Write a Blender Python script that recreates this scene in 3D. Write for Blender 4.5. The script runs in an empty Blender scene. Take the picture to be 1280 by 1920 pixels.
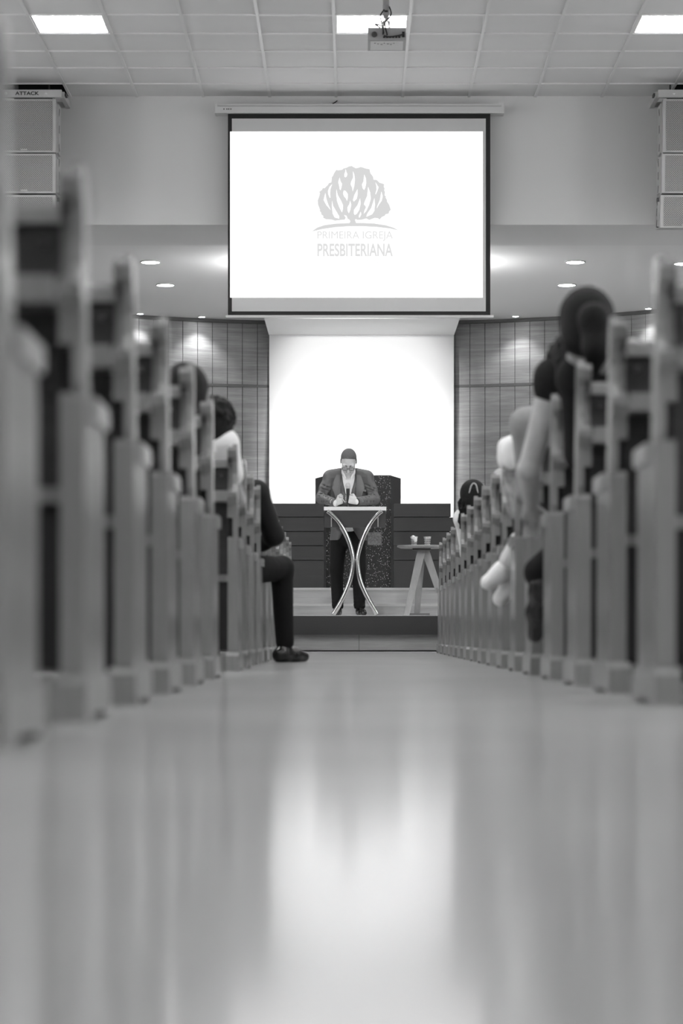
import bpy, bmesh, math, random
import numpy as np
from mathutils import Vector, Matrix, Euler
from mathutils.geometry import tessellate_polygon
from mathutils.bvhtree import BVHTree

S = bpy.context.scene
COL = S.collection
random.seed(7)
rng = np.random.default_rng(7)

# ------------------------------------------------------------------ camera, world, exposure
F = 4600.0                # focal length in pixels of the 1280 x 1920 frame (an 85 mm class lens)
VX, VY = 660.0, 1193.0    # where the aisle vanishes
HC = 0.155                # camera height above the aisle floor
cam_d = bpy.data.cameras.new('camera')
cam = bpy.data.objects.new('camera', cam_d)
COL.objects.link(cam)
cam.location = (0, 0, HC)
cam.rotation_euler = (math.radians(90), 0, 0)
cam_d.sensor_fit = 'AUTO'
cam_d.sensor_width = 36
cam_d.lens = F / 1920 * 36
cam_d.shift_x = (640 - VX) / 1920
cam_d.shift_y = (VY - 960) / 1920
cam_d.clip_start = 0.05
cam_d.clip_end = 200
cam_d.dof.use_dof = True
cam_d.dof.focus_distance = 25.6
cam_d.dof.aperture_fstop = 2.8
S.camera = cam

w = bpy.data.worlds.new('world')
S.world = w
w.use_nodes = True
w.node_tree.nodes['Background'].inputs[0].default_value = (.5, .5, .5, 1)
w.node_tree.nodes['Background'].inputs[1].default_value = 0.0
S.view_settings.view_transform = 'Standard'
S.view_settings.look = 'None'
S.view_settings.gamma = 1
S.view_settings.use_curve_mapping = False
S.view_settings.exposure = 0.0

TROFFER = 66.0            # ceiling luminaires of the hall
FILL = 8.5             # unseen panes added to the side walls to brighten the hall
BEAM = 200.0              # light of each frosted downlight on the stage deck
DOWN = 60.0               # frosted downlights over the stage
SPOT = 38.0               # small spots grazing the wood wall
UP = 56.0                  # uplight of the stage ceiling, hidden behind the screen
PANEL = 880.0             # stage spots washing the white panel
KEY = 410.0               # stage spots on the lectern


def add_light(name, kind, loc, target, energy, **kw):
    d = bpy.data.lights.new(name, kind)
    d.energy = energy
    for k, v in kw.items():
        setattr(d, k, v)
    o = bpy.data.objects.new(name, d)
    COL.objects.link(o)
    o.location = loc
    o.rotation_euler = (Vector(target) - Vector(loc)).to_track_quat('-Z', 'Y').to_euler()
    return o


# spotlights and an uplight on a bar behind the front wall; side spots of the hall turned to the lectern
for sx, tz in ((-.35, 3.05), (.55, 1.75), (.1, 2.4)):
    add_light('panel_spotlight', 'SPOT', (sx, 24.75, 3.93), (.11, 30.45, tz), PANEL, spot_size=.49, spot_blend=.6, shadow_soft_size=.06)
add_light('ceiling_uplight', 'AREA', (.09, 25.9, 3.63), (.09, 26.0, 5.0), UP, shape='RECTANGLE', size=2.3, size_y=.25)
for sx in (-3.7, 3.9):
    add_light('lectern_spotlight', 'SPOT', (sx, 20.8, 3.5), (0.02, 26.1, 1.15), KEY, spot_size=.50, spot_blend=.5, shadow_soft_size=.08)


# ------------------------------------------------------------------ helpers
def lin(v):
    return v / 12.92 if v <= .04045 else ((v + .055) / 1.055) ** 2.4


class NT:
    def __init__(self, name):
        self.m = bpy.data.materials.new(name)
        self.m.use_nodes = True
        self.t = self.m.node_tree
        self.b = self.t.nodes['Principled BSDF']

    def n(self, kind, **kw):
        nd = self.t.nodes.new(kind)
        for k, v in kw.items():
            if k == 'ins':
                for i, x in v.items():
                    nd.inputs[i].default_value = x
            else:
                setattr(nd, k, v)
        return nd

    def l(self, a, b):
        self.t.links.new(a, b)

    def math(self, op, a, b=None):
        nd = self.n('ShaderNodeMath', operation=op)
        for i, x in ((0, a), (1, b)):
            if x is None:
                continue
            if isinstance(x, (int, float)):
                nd.inputs[i].default_value = x
            else:
                self.l(x, nd.inputs[i])
        return nd.outputs[0]

    def ramp(self, fac, stops):
        r = self.n('ShaderNodeValToRGB')
        e = r.color_ramp.elements
        while len(e) < len(stops):
            e.new(.5)
        for el, (p, v) in zip(e, stops):
            el.position = p
            g = lin(v)
            el.color = (g, g, g, 1)
        self.l(fac, r.inputs[0])
        return r.outputs[0]


def mat(name, g, rough=.5, metal=0.0, noise=None, bump=None, spec=None, coat=0.0):
    """plain neutral material; noise=(scale, amount), bump=(scale, strength)"""
    t = NT(name)
    c = lin(g)
    t.b.inputs['Base Color'].default_value = (c, c, c, 1)
    t.b.inputs['Roughness'].default_value = rough
    t.b.inputs['Metallic'].default_value = metal
    if spec is not None:
        t.b.inputs['Specular IOR Level'].default_value = spec
    if coat:
        t.b.inputs['Coat Weight'].default_value = coat
        t.b.inputs['Coat Roughness'].default_value = .12
    tc = t.n('ShaderNodeTexCoord')
    if noise:
        nz = t.n('ShaderNodeTexNoise', ins={'Scale': noise[0], 'Detail': 4.0})
        t.l(tc.outputs['Object'], nz.inputs['Vector'])
        t.l(t.ramp(nz.outputs[0], [(.3, max(0, g - noise[1])), (.7, min(1, g + noise[1]))]), t.b.inputs['Base Color'])
    if bump:
        nb = t.n('ShaderNodeTexNoise', ins={'Scale': bump[0], 'Detail': 3.0})
        t.l(tc.outputs['Object'], nb.inputs['Vector'])
        bp = t.n('ShaderNodeBump', ins={'Strength': bump[1], 'Distance': .01})
        t.l(nb.outputs[0], bp.inputs['Height'])
        t.l(bp.outputs[0], t.b.inputs['Normal'])
    return t.m


def wood(name, g, dg, scale, rough=.35, coat=.0, fine=1.0):
    """wood with grain drawn out along the axis whose scale is small"""
    t = NT(name)
    tc = t.n('ShaderNodeTexCoord')
    mp = t.n('ShaderNodeMapping', ins={'Scale': scale})
    t.l(tc.outputs['Object'], mp.inputs['Vector'])
    n1 = t.n('ShaderNodeTexNoise', ins={'Scale': 1.0, 'Detail': 5.0, 'Roughness': .6, 'Distortion': .8})
    n2 = t.n('ShaderNodeTexNoise', ins={'Scale': 4.2, 'Detail': 6.0, 'Roughness': .7, 'Distortion': .3})
    t.l(mp.outputs[0], n1.inputs['Vector'])
    t.l(mp.outputs[0], n2.inputs['Vector'])
    s = t.math('ADD', t.math('MULTIPLY', n1.outputs[0], .6), t.math('MULTIPLY', n2.outputs[0], .4 * fine))
    t.l(t.ramp(s, [(.3, g - dg), (.5, g), (.68, g + dg)]), t.b.inputs['Base Color'])
    t.b.inputs['Roughness'].default_value = rough
    if coat:
        t.b.inputs['Coat Weight'].default_value = coat
        t.b.inputs['Coat Roughness'].default_value = .15
    return t.m


def glow(name, strength, g=1.0):
    t = NT(name)
    c = lin(g)
    t.b.inputs['Base Color'].default_value = (.8, .8, .8, 1)
    t.b.inputs['Emission Color'].default_value = (c, c, c, 1)
    t.b.inputs['Emission Strength'].default_value = strength
    return t.m


M = {}
M['wall'] = mat('wall_paint', .86, .7, bump=(90, .05))
M['soffit'] = mat('soffit_paint', .88, .7)
M['tile'] = mat('ceiling_tile', .88, .8, noise=(1.2, .012), bump=(160, .08))
M['tbar'] = mat('ceiling_bar', .88, .35)
M['dark_void'] = mat('dark_void', .03, .9)
M['stage_white'] = mat('stage_ceiling_paint', .90, .6)
M['backdrop'] = mat('white_panel_paint', .93, .6)
M['pew'] = wood('pew_wood', .505, .05, (14, 14, 1.6), .33, .7)
M['pew_light'] = wood('pew_worn_wood', .60, .04, (10, 10, 3), .3, .5)  # paler tone, used on the armrests
M['pew_back'] = wood('pew_back_wood', .21, .045, (1.4, 14, 14), .35)
M['wall_wood'] = wood('wall_veneer', .585, .10, (.9, .9, 17), .38)
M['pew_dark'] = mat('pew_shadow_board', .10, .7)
M['wall_gap'] = mat('wall_gap', .20, .8)
M['step_wood'] = wood('step_laminate', .565, .05, (1.3, 8, 26), .35)
M['dark_wood'] = wood('dark_boards', .14, .02, (1.5, 8, 22), .55)
M['dark_wood2'] = wood('dark_lectern_wood', .20, .02, (1.5, 8, 22), .4)
M['table_wood'] = wood('table_wood', .52, .05, (9, 9, 1.5), .4)
M['carpet'] = mat('stage_carpet', .20, .95, noise=(220, .04), bump=(400, .4))
M['nosing'] = mat('nosing_metal', .78, .3, .6)
M['chrome'] = mat('polished_steel', .80, .16, 1.0)
M['white_top'] = mat('lectern_top_white', .90, .3)
M['black'] = mat('black_cloth_border', .065, .7)
M['black_plastic'] = mat('black_plastic', .08, .4)
M['screen_fabric'] = mat('screen_fabric', .80, .8)
M['housing'] = mat('screen_housing_white', .82, .4)
M['speaker'] = mat('speaker_cabinet_white', .72, .45, noise=(8, .02))
M['mark'] = mat('dark_mark', .25, .6)
M['ink'] = mat('dark_ink', .13, .6)
M['projector'] = mat('projector_plastic', .62, .4)
M['pale'] = mat('pale_label', .85, .5)
M['skin'] = mat('skin_light', .79, .45, noise=(40, .02))
M['skin_tan'] = mat('skin_tan', .66, .5, noise=(40, .02))
M['skin_mid'] = mat('skin_medium', .56, .45, noise=(40, .02))
M['hair'] = mat('hair_dark', .075, .6, noise=(120, .03), bump=(180, .4), spec=.15)
M['stubble'] = mat('stubble', .40, .7, noise=(300, .06))
M['hair_buzz'] = mat('hair_buzzed', .36, .6, noise=(300, .12), bump=(500, .6))
M['jacket'] = mat('suit_jacket', .35, .46, noise=(6, .03), bump=(15, .9))
M['suit_dark'] = mat('dark_suit', .075, .75, bump=(9, .5), spec=.3)
M['trousers'] = mat('dark_trousers', .075, .8, bump=(10, .6), spec=.2)
M['shoe'] = mat('shoe_leather', .13, .22)
M['shirt_white'] = mat('white_shirt', .90, .7, bump=(10, .5))
M['shirt_grey'] = mat('grey_shirt', .55, .8, bump=(10, .6))
M['shirt_light'] = mat('pale_grey_shirt', .68, .8, bump=(10, .5))
M['shirt_print'] = mat('printed_shirt', .55, .8, noise=(16, .25))
M['top_dark'] = mat('dark_top', .085, .85, bump=(10, .4), spec=.25)
M['cloth_light'] = mat('light_cloth', .80, .8, bump=(14, .4))
M['lens'] = mat('spectacle_lens', .6, .05)
M['paper'] = mat('white_paper', .93, .8)
M['silver'] = mat('microphone_mesh', .85, .4, .3, bump=(900, .6))

# polished floor
t = NT('polished_floor')
tc = t.n('ShaderNodeTexCoord')
nz = t.n('ShaderNodeTexNoise', ins={'Scale': 1.4, 'Detail': 5.0})
t.l(tc.outputs['Object'], nz.inputs['Vector'])
df = t.n('ShaderNodeBsdfDiffuse')
t.l(t.ramp(nz.outputs[0], [(.3, .60), (.7, .64)]), df.inputs['Color'])
gls = t.n('ShaderNodeBsdfGlossy', ins={'Roughness': .115, 'Color': (1, 1, 1, 1)})
fr = t.n('ShaderNodeFresnel', ins={'IOR': 1.5})
mx = t.n('ShaderNodeMixShader')
t.l(t.math('MINIMUM', fr.outputs[0], .44), mx.inputs[0])
t.l(df.outputs[0], mx.inputs[1])
t.l(gls.outputs[0], mx.inputs[2])
t.l(mx.outputs[0], t.t.nodes['Material Output'].inputs['Surface'])
M['floor'] = t.m

# speckled granite
t = NT('granite')
tc = t.n('ShaderNodeTexCoord')
v = t.n('ShaderNodeTexVoronoi', ins={'Scale': 120.0})
t.l(tc.outputs['Object'], v.inputs['Vector'])
rv = t.n('ShaderNodeSeparateColor')
t.l(v.outputs['Color'], rv.inputs[0])
sp = t.math('MULTIPLY', t.math('LESS_THAN', v.outputs['Distance'], .46), t.math('GREATER_THAN', rv.outputs[0], .74))
spn = t.math('MULTIPLY', sp, rv.outputs[1])
t.l(t.ramp(spn, [(0, .16), (.25, .24), (1, .72)]), t.b.inputs['Base Color'])
t.b.inputs['Roughness'].default_value = .22
M['granite'] = t.m

# perforated speaker grille
t = NT('perforated_grille')
tc = t.n('ShaderNodeTexCoord')
sx = t.n('ShaderNodeSeparateXYZ')
t.l(tc.outputs['Object'], sx.inputs[0])
cx = t.math('COSINE', t.math('MULTIPLY', sx.outputs[0], 2 * math.pi / .0170))
cz = t.math('COSINE', t.math('MULTIPLY', sx.outputs[2], 2 * math.pi / .0200))
t.l(t.ramp(t.math('MULTIPLY', cx, cz), [(.12, .66), (.26, .07)]), t.b.inputs['Base Color'])
t.b.inputs['Roughness'].default_value = .5
M['grille'] = t.m

M['lamp'] = glow('luminaire_light', TROFFER)
M['day'] = glow('window_daylight', FILL)
M['down'] = glow('downlight_light', DOWN)
M['image'] = glow('projected_image', 1.25)
M['logo'] = glow('projected_logo', 1.0, .855)
M['logo2'] = glow('projected_lettering', 1.0, .885)
M['logo3'] = glow('projected_faint_lettering', 1.0, .985)
for k in ('image', 'logo', 'logo2', 'logo3'):
    M[k].node_tree.nodes['Principled BSDF'].inputs['Base Color'].default_value = (0, 0, 0, 1)
    M[k].node_tree.nodes['Principled BSDF'].inputs['Specular IOR Level'].default_value = 0


def link(name, mesh, m, parent=None, smooth=False):
    o = bpy.data.objects.new(name, mesh)
    COL.objects.link(o)
    if m is not None:
        mesh.materials.append(m)
    if parent is not None:
        o.parent = parent
    if smooth:
        mesh.polygons.foreach_set('use_smooth', [True] * len(mesh.polygons))
    return o


def out(name, bm, m, parent=None, smooth=False, bevel=0.0, seg=2):
    if bevel:
        bmesh.ops.bevel(bm, geom=[e for e in bm.edges if len(e.link_faces) == 2 and e.calc_face_angle(0) > .5],
                        offset=bevel, segments=seg, affect='EDGES', clamp_overlap=True)
    bmesh.ops.recalc_face_normals(bm, faces=bm.faces)
    me = bpy.data.meshes.new(name)
    bm.to_mesh(me)
    bm.free()
    return link(name, me, m, parent, smooth)


def thing(name, label, cat, loc=(0, 0, 0), rotz=0, group=None):
    o = bpy.data.objects.new(name, None)
    COL.objects.link(o)
    o.empty_display_size = .1
    o.location = loc
    o.rotation_euler = (0, 0, rotz)
    return tag(o, label, cat, group)


def tag(o, label, cat, group=None):
    o['label'] = label
    o['category'] = cat
    if group:
        o['group'] = group
    return o


def struct(o, label=None):
    o['kind'] = 'structure'
    if label:
        o['label'] = label
    return o


def dup(root, loc, label=None, group=None):
    r = root.copy()
    COL.objects.link(r)
    r.location = loc
    if label:
        r['label'] = label
    if group:
        r['group'] = group
    for ch in list(root.children):
        c = ch.copy()
        COL.objects.link(c)
        c.parent = r
        for g in list(ch.children):
            d = g.copy()
            COL.objects.link(d)
            d.parent = c
    return r


def box(bm, x0, x1, y0, y1, z0, z1, rot=None):
    vs = [bm.verts.new((x, y, z)) for x in (x0, x1) for y in (y0, y1) for z in (z0, z1)]
    if rot is not None:
        c = Vector(((x0 + x1) / 2, (y0 + y1) / 2, (z0 + z1) / 2))
        for q in vs:
            q.co = c + rot @ (q.co - c)
    for f in ((0, 1, 3, 2), (4, 6, 7, 5), (0, 4, 5, 1), (2, 3, 7, 6), (0, 2, 6, 4), (1, 5, 7, 3)):
        bm.faces.new([vs[i] for i in f])
    return vs


def B(*a, rot=None):
    bm = bmesh.new()
    box(bm, *a, rot=rot)
    return bm


def prism(bm, prof, x0, x1):
    """profile in (y, z), extruded along x"""
    a = [bm.verts.new((x0, y, z)) for y, z in prof]
    b = [bm.verts.new((x1, y, z)) for y, z in prof]
    bm.faces.new(a)
    bm.faces.new(b[::-1])
    n = len(prof)
    for i in range(n):
        j = (i + 1) % n
        bm.faces.new((a[i], b[i], b[j], a[j]))
    return bm


def frame_at(pts, i):
    if i == 0:
        d = pts[1] - pts[0]
    elif i == len(pts) - 1:
        d = pts[-1] - pts[-2]
    else:
        d = pts[i + 1] - pts[i - 1]
    return d.normalized()


def tube(bm, pts, r, seg=12, sx=1.0, up=(0, 0, 1), closed=False):
    """round (or flattened by sx along the side axis) tube along pts; r number or list"""
    pts = [Vector(p) for p in pts]
    rings = []
    up = Vector(up)
    for i, p in enumerate(pts):
        if closed:
            d = (pts[(i + 1) % len(pts)] - pts[i - 1]).normalized()
        else:
            d = frame_at(pts, i)
        s = d.cross(up)
        if s.length < 1e-4:
            s = d.cross(Vector((1, 0, 0)))
        s.normalize()
        u = s.cross(d).normalized()
        rr = r[i] if isinstance(r, (list, tuple)) else r
        rings.append([bm.verts.new(p + s * (math.cos(a) * rr * sx) + u * (math.sin(a) * rr))
                      for a in [2 * math.pi * k / seg for k in range(seg)]])
    n = len(rings)
    for i in range(n if closed else n - 1):
        A, Bq = rings[i], rings[(i + 1) % n]
        for k in range(seg):
            bm.faces.new((A[k], A[(k + 1) % seg], Bq[(k + 1) % seg], Bq[k]))
    if not closed:
        bm.faces.new(rings[0][::-1])
        bm.faces.new(rings[-1])
    return bm


def lathe(bm, prof, c=(0, 0, 0), seg=32):
    """profile in (radius, z)"""
    rings = []
    for r, z in prof:
        if r < 1e-6:
            rings.append([bm.verts.new((c[0], c[1], c[2] + z))])
        else:
            rings.append([bm.verts.new((c[0] + r * math.cos(2 * math.pi * k / seg), c[1] + r * math.sin(2 * math.pi * k / seg), c[2] + z)) for k in range(seg)])
    for A, Bq in zip(rings, rings[1:]):
        for k in range(seg):
            j = (k + 1) % seg
            if len(A) == 1 and len(Bq) == 1:
                continue
            if len(A) == 1:
                bm.faces.new((A[0], Bq[j], Bq[k]))
            elif len(Bq) == 1:
                bm.faces.new((A[k], A[j], Bq[0]))
            else:
                bm.faces.new((A[k], A[j], Bq[j], Bq[k]))
    return bm


def spline(pts, n=8):
    """Catmull-Rom through pts"""
    P = [Vector(p) for p in pts]
    P = [2 * P[0] - P[1]] + P + [2 * P[-1] - P[-2]]
    res = []
    for i in range(1, len(P) - 2):
        for k in range(n):
            t = k / n
            a, b, c, d = P[i - 1], P[i], P[i + 1], P[i + 2]
            res.append(.5 * (2 * b + (c - a) * t + (2 * a - 5 * b + 4 * c - d) * t * t + (3 * b - 3 * c + d - a) * t ** 3))
    res.append(P[-2])
    return res


# ------------------------------------------------------------------ organic shapes: blended volumes turned into one surface
class Blob:
    def __init__(self, Mx=None):
        self.ops = []
        self.M = Mx or Matrix.Identity(4)

    def cap(self, a, b, ra, rb=None, k=.02, sub=False, sc=(1, 1, 1)):
        rb = ra if rb is None else rb
        a, b = self.M @ Vector(a), self.M @ Vector(b)
        self.ops.append(('cap', np.array(a), np.array(b), ra, rb, k, sub, np.array(sc, float)))
        return self

    def ell(self, c, r, k=.02, sub=False, R=None):
        c = self.M @ Vector(c)
        Rm = self.M.to_3x3() @ (R if R is not None else Matrix.Identity(3))
        self.ops.append(('ell', np.array(c), np.array(r, float), np.array(Rm), k, sub))
        return self

    def cut(self, n, p):
        """keep the side of the plane through p that n points to"""
        n = (self.M.to_3x3() @ Vector(n)).normalized()
        p = self.M @ Vector(p)
        self.ops.append(('cut', np.array(n), np.array(p)))
        return self

    def bounds(self):
        lo, hi = np.full(3, 1e9), np.full(3, -1e9)
        for o in self.ops:
            l, h = self.obox(o)
            if l is None or (o[0] == 'cap' and o[6]) or (o[0] == 'ell' and o[5]):
                continue
            lo, hi = np.minimum(lo, l), np.maximum(hi, h)
        return lo, hi

    @staticmethod
    def obox(o):
        if o[0] == 'cap':
            r = max(o[3], o[4]) * np.maximum(o[7], 1)
            return np.minimum(o[1], o[2]) - r, np.maximum(o[1], o[2]) + r
        if o[0] == 'ell':
            r = np.full(3, o[2].max())
            return o[1] - r, o[1] + r
        return None, None

    def mesh(self, name, h, m, parent=None):
        lo, hi = self.bounds()
        lo = lo - 3 * h - .01
        hi = hi + 3 * h + .01
        n = np.ceil((hi - lo) / h).astype(int) + 1
        f = np.full(n, .5, np.float32)
        ax = [lo[i] + h * np.arange(n[i]) for i in range(3)]
        for o in self.ops:
            if o[0] == 'cut':
                g = ((ax[0] - o[2][0]) * o[1][0])[:, None, None] + ((ax[1] - o[2][1]) * o[1][1])[None, :, None] + ((ax[2] - o[2][2]) * o[1][2])[None, None, :]
                f = np.maximum(f, -g).astype(np.float32)
                continue
            l, u = self.obox(o)
            k = o[5] if o[0] == 'cap' else o[4]
            sub = o[6] if o[0] == 'cap' else o[5]
            mg = k + 3 * h
            i0 = np.clip(np.floor((l - mg - lo) / h).astype(int), 0, n - 1)
            i1 = np.clip(np.ceil((u + mg - lo) / h).astype(int) + 1, 1, n)
            if (i1 <= i0).any():
                continue
            sl = tuple(slice(i0[i], i1[i]) for i in range(3))
            X = ax[0][sl[0]][:, None, None]
            Y = ax[1][sl[1]][None, :, None]
            Z = ax[2][sl[2]][None, None, :]
            if o[0] == 'cap':
                a, b, ra, rb, sc = o[1] / o[7], o[2] / o[7], o[3], o[4], o[7]
                d = b - a
                L = max(float(d @ d), 1e-9)
                px, py, pz = X / sc[0] - a[0], Y / sc[1] - a[1], Z / sc[2] - a[2]
                tt = np.clip((px * d[0] + py * d[1] + pz * d[2]) / L, 0, 1)
                q = np.sqrt((px - tt * d[0]) ** 2 + (py - tt * d[1]) ** 2 + (pz - tt * d[2]) ** 2)
                dist = (q - (ra + (rb - ra) * tt)) * sc.min()
            else:
                c, r, R = o[1], o[2], o[3]
                px, py, pz = X - c[0], Y - c[1], Z - c[2]
                qx = (px * R[0, 0] + py * R[1, 0] + pz * R[2, 0]) / r[0]
                qy = (px * R[0, 1] + py * R[1, 1] + pz * R[2, 1]) / r[1]
                qz = (px * R[0, 2] + py * R[1, 2] + pz * R[2, 2]) / r[2]
                k0 = np.sqrt(qx ** 2 + qy ** 2 + qz ** 2)
                k1 = np.sqrt((qx / r[0]) ** 2 + (qy / r[1]) ** 2 + (qz / r[2]) ** 2) + 1e-9
                dist = k0 * (k0 - 1) / k1
            cur = f[sl]
            if sub:
                hh = np.clip(k - np.abs(-cur - dist), 0, None) / k
                f[sl] = -(np.minimum(-cur, dist) - hh * hh * k * .25)
            else:
                hh = np.clip(k - np.abs(cur - dist), 0, None) / k
                f[sl] = np.minimum(cur, dist) - hh * hh * k * .25
        f[0], f[-1], f[:, 0], f[:, -1], f[:, :, 0], f[:, :, -1] = (.5,) * 6
        # surface nets
        s = f < 0
        cnt = sum(s[i:n[0] - 1 + i, j:n[1] - 1 + j, q:n[2] - 1 + q].astype(np.int8) for i in (0, 1) for j in (0, 1) for q in (0, 1))
        act = (cnt > 0) & (cnt < 8)
        I = np.argwhere(act)
        idx = np.full(act.shape, -1, np.int64)
        idx[act] = np.arange(len(I))
        acc = np.zeros((len(I), 3))
        num = np.zeros(len(I))
        cor = [(i, j, q) for i in (0, 1) for j in (0, 1) for q in (0, 1)]
        val = {c: f[I[:, 0] + c[0], I[:, 1] + c[1], I[:, 2] + c[2]] for c in cor}
        for c in cor:
            for a in range(3):
                if c[a] == 0:
                    e = list(c)
                    e[a] = 1
                    fa, fb = val[c], val[tuple(e)]
                    mk = (fa < 0) != (fb < 0)
                    tq = np.where(mk, fa / np.where(mk, fa - fb, 1), 0)
                    p = np.tile(np.array(c, float), (len(I), 1))
                    p[:, a] += tq
                    acc += p * mk[:, None]
                    num += mk
        V = lo + h * (I + acc / num[:, None])
        Q = []
        for a in range(3):
            b, c = (a + 1) % 3, (a + 2) % 3
            s0 = np.take(s, range(n[a] - 1), axis=a)
            s1 = np.take(s, range(1, n[a]), axis=a)
            E = np.argwhere(s0 != s1)
            E = E[(E[:, b] > 0) & (E[:, c] > 0) & (E[:, b] < n[b] - 1) & (E[:, c] < n[c] - 1)]
            if not len(E):
                continue
            sg = s0[E[:, 0], E[:, 1], E[:, 2]]
            def cell(db, dc):
                G = E.copy()
                G[:, b] += db
                G[:, c] += dc
                return idx[G[:, 0], G[:, 1], G[:, 2]]
            q = np.stack([cell(-1, -1), cell(0, -1), cell(0, 0), cell(-1, 0)], 1)
            q[~sg] = q[~sg][:, ::-1]
            Q.append(q)
        Q = np.concatenate(Q)
        Q = Q[(Q >= 0).all(1)]
        me = bpy.data.meshes.new(name)
        me.vertices.add(len(V))
        me.vertices.foreach_set('co', V.astype(np.float32).ravel())
        me.loops.add(len(Q) * 4)
        me.loops.foreach_set('vertex_index', Q.astype(np.int32).ravel())
        me.polygons.add(len(Q))
        me.polygons.foreach_set('loop_start', np.arange(0, len(Q) * 4, 4, dtype=np.int32))
        me.polygons.foreach_set('loop_total', np.full(len(Q), 4, np.int32))
        me.update(calc_edges=True)
        me.validate()
        return link(name, me, m, parent, smooth=True)


# ------------------------------------------------------------------ the hall
AX = .110                     # the church's own axis
YW = 23.1                     # front wall of the hall
ZC = 5.240                    # hall ceiling
ZS = 4.029                    # underside of the front wall
ZT = 4.110                    # stage ceiling
XL, XR = -7.0, 7.25
T0, TP = -2.651, .625         # ceiling grid

bm = B(XL, XR, -5, 32, -.1, 0)
struct(out('floor', bm, M['floor']), 'polished pale floor of the aisle')
struct(out('wall_left', B(XL - .15, XL, -5, YW + .3, 0, ZC), M['wall']))
struct(out('wall_right', B(XR, XR + .15, -5, YW + .3, 0, ZC), M['wall']))
struct(out('wall_back', B(XL, XR, -5.15, -5, 0, ZC), M['wall']))
struct(out('wall_front', B(XL, XR, YW, YW + .05, ZS, ZC), M['wall']), 'plain white upper wall above the stage opening')
struct(out('trim_1', B(XL, XR, YW + .05, 24.32, ZS, ZC), M['soffit']), 'grey beam soffit under the upper wall')

# unseen glowing panes in the side walls, added to brighten walls and ceiling
nw = 0
for xs, s_ in ((XL, 1), (XR, -1)):
    for yw in (1.0, 6.5, 12.0, 17.5):
        nw += 1
        bm = bmesh.new()
        for q in ((yw - .95, yw + .95, 2.2, 2.28), (yw - .95, yw + .95, 4.32, 4.4), (yw - .95, yw - .87, 2.28, 4.32), (yw + .87, yw + .95, 2.28, 4.32), (yw - .03, yw + .03, 2.28, 4.32)):
            box(bm, min(xs, xs + s_ * .06), max(xs, xs + s_ * .06), q[0], q[1], q[2], q[3])
        wo = struct(out('window_%d' % nw, bm, M['tbar']))
        struct(out('window_pane', B(min(xs + s_ * .01, xs + s_ * .02), max(xs + s_ * .01, xs + s_ * .02), yw - .87, yw + .87, 2.28, 4.32), M['day'], wo))

# tiled ceiling with two tiles missing over the loudspeaker arrays
rows = [YW] + [22.55 - TP * k for k in range(44)]
cols = [T0 + TP * k for k in range(-7, 16)]
troffer_rows = (4, 12, 20, 28, 36)
troffer_cols = (-4, 0, 4, 8, 12)
bm = bmesh.new()
for i in range(len(rows) - 1):
    for k in range(-7, 15):
        if i == 0 and k in (-1, 9):
            continue
        if i in troffer_rows and k in troffer_cols:
            continue
        x0 = T0 + TP * k
        box(bm, x0 + .003, x0 + TP - .003, rows[i + 1] + .003, rows[i] - (.003 if i else 0), ZC, ZC + .02)
ceil = struct(out('ceiling', bm, M['tile']), 'suspended ceiling of square pale tiles')
bm = bmesh.new()
for x in cols:
    box(bm, x - .012, x + .012, rows[-1], YW, ZC - .012, ZC - .0005)
for y in rows[1:]:
    for k in range(-7, 15):
        x0 = T0 + TP * k
        box(bm, x0 + .0125, x0 + TP - .0125, y - .010, y + .010, ZC - .012, ZC - .0005)
g = struct(out('ceiling_grid', bm, M['tbar'], ceil))
struct(out('ceiling_void', B(XL, XR, -5, YW, ZC + .34, ZC + .36), M['dark_void'], ceil))
struct(out('ceiling_void', B(XL, XR, YW, YW + .05, ZC + .001, ZC + .36), M['dark_void'], ceil))

# ceiling luminaires
def luminaire():
    t = thing('ceiling_luminaire', 'x', 'ceiling light')
    e = .285
    bm = bmesh.new()
    for q in ((-e - .02, e + .02, -e - .02, -e), (-e - .02, e + .02, e, e + .02), (-e - .02, -e, -e, e), (e, e + .02, -e, e)):
        box(bm, *q, .0, .10)
    box(bm, -e - .02, e + .02, -e - .02, e + .02, .10, .105)
    out('frame', bm, M['tbar'], t)
    bm = bmesh.new()
    for i in range(1, 9):
        x = -e + 2 * e * i / 9
        box(bm, x - .0012, x + .0012, -e, e, .005, .035)
    for i in range(1, 5):
        y = -e + 2 * e * i / 5
        box(bm, -e, e, y - .004, y + .004, .004, .036)
    out('louvre', bm, M['tbar'], t)
    out('diffuser', B(-e, e, -e, e, .06, .065), M['lamp'], t)
    return t
first = luminaire()
used = False
names = {(-4): 'beyond the loudspeakers with their maker name', 0: 'over the pew row opposite the round table', 4: 'directly behind the ceiling projector', 8: 'over the pew row on the round table side', 12: 'outermost on the round table side'}
for i in troffer_rows:
    for k in troffer_cols:
        loc = (T0 + TP * (k + .5), (rows[i] + rows[i + 1]) / 2, ZC - .005)
        if i == 4:
            lb = 'square louvred ceiling light ' + names[k]
        else:
            lb = 'square louvred ceiling light %s, %s luminaire row from the stage' % (
                {-4: 'next to the far side wall', 0: 'over the suited man\'s pews', 4: 'over the aisle', 8: 'over the round-table-side pews', 12: 'near the other side wall'}[k],
                {12: 'second', 20: 'third', 28: 'fourth', 36: 'fifth'}[i])
        if not used:
            o = first
            o.location = loc
            o['label'] = lb
            used = True
        else:
            o = dup(first, loc, lb)
        o['group'] = 'square ceiling lights of the hall'

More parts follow.
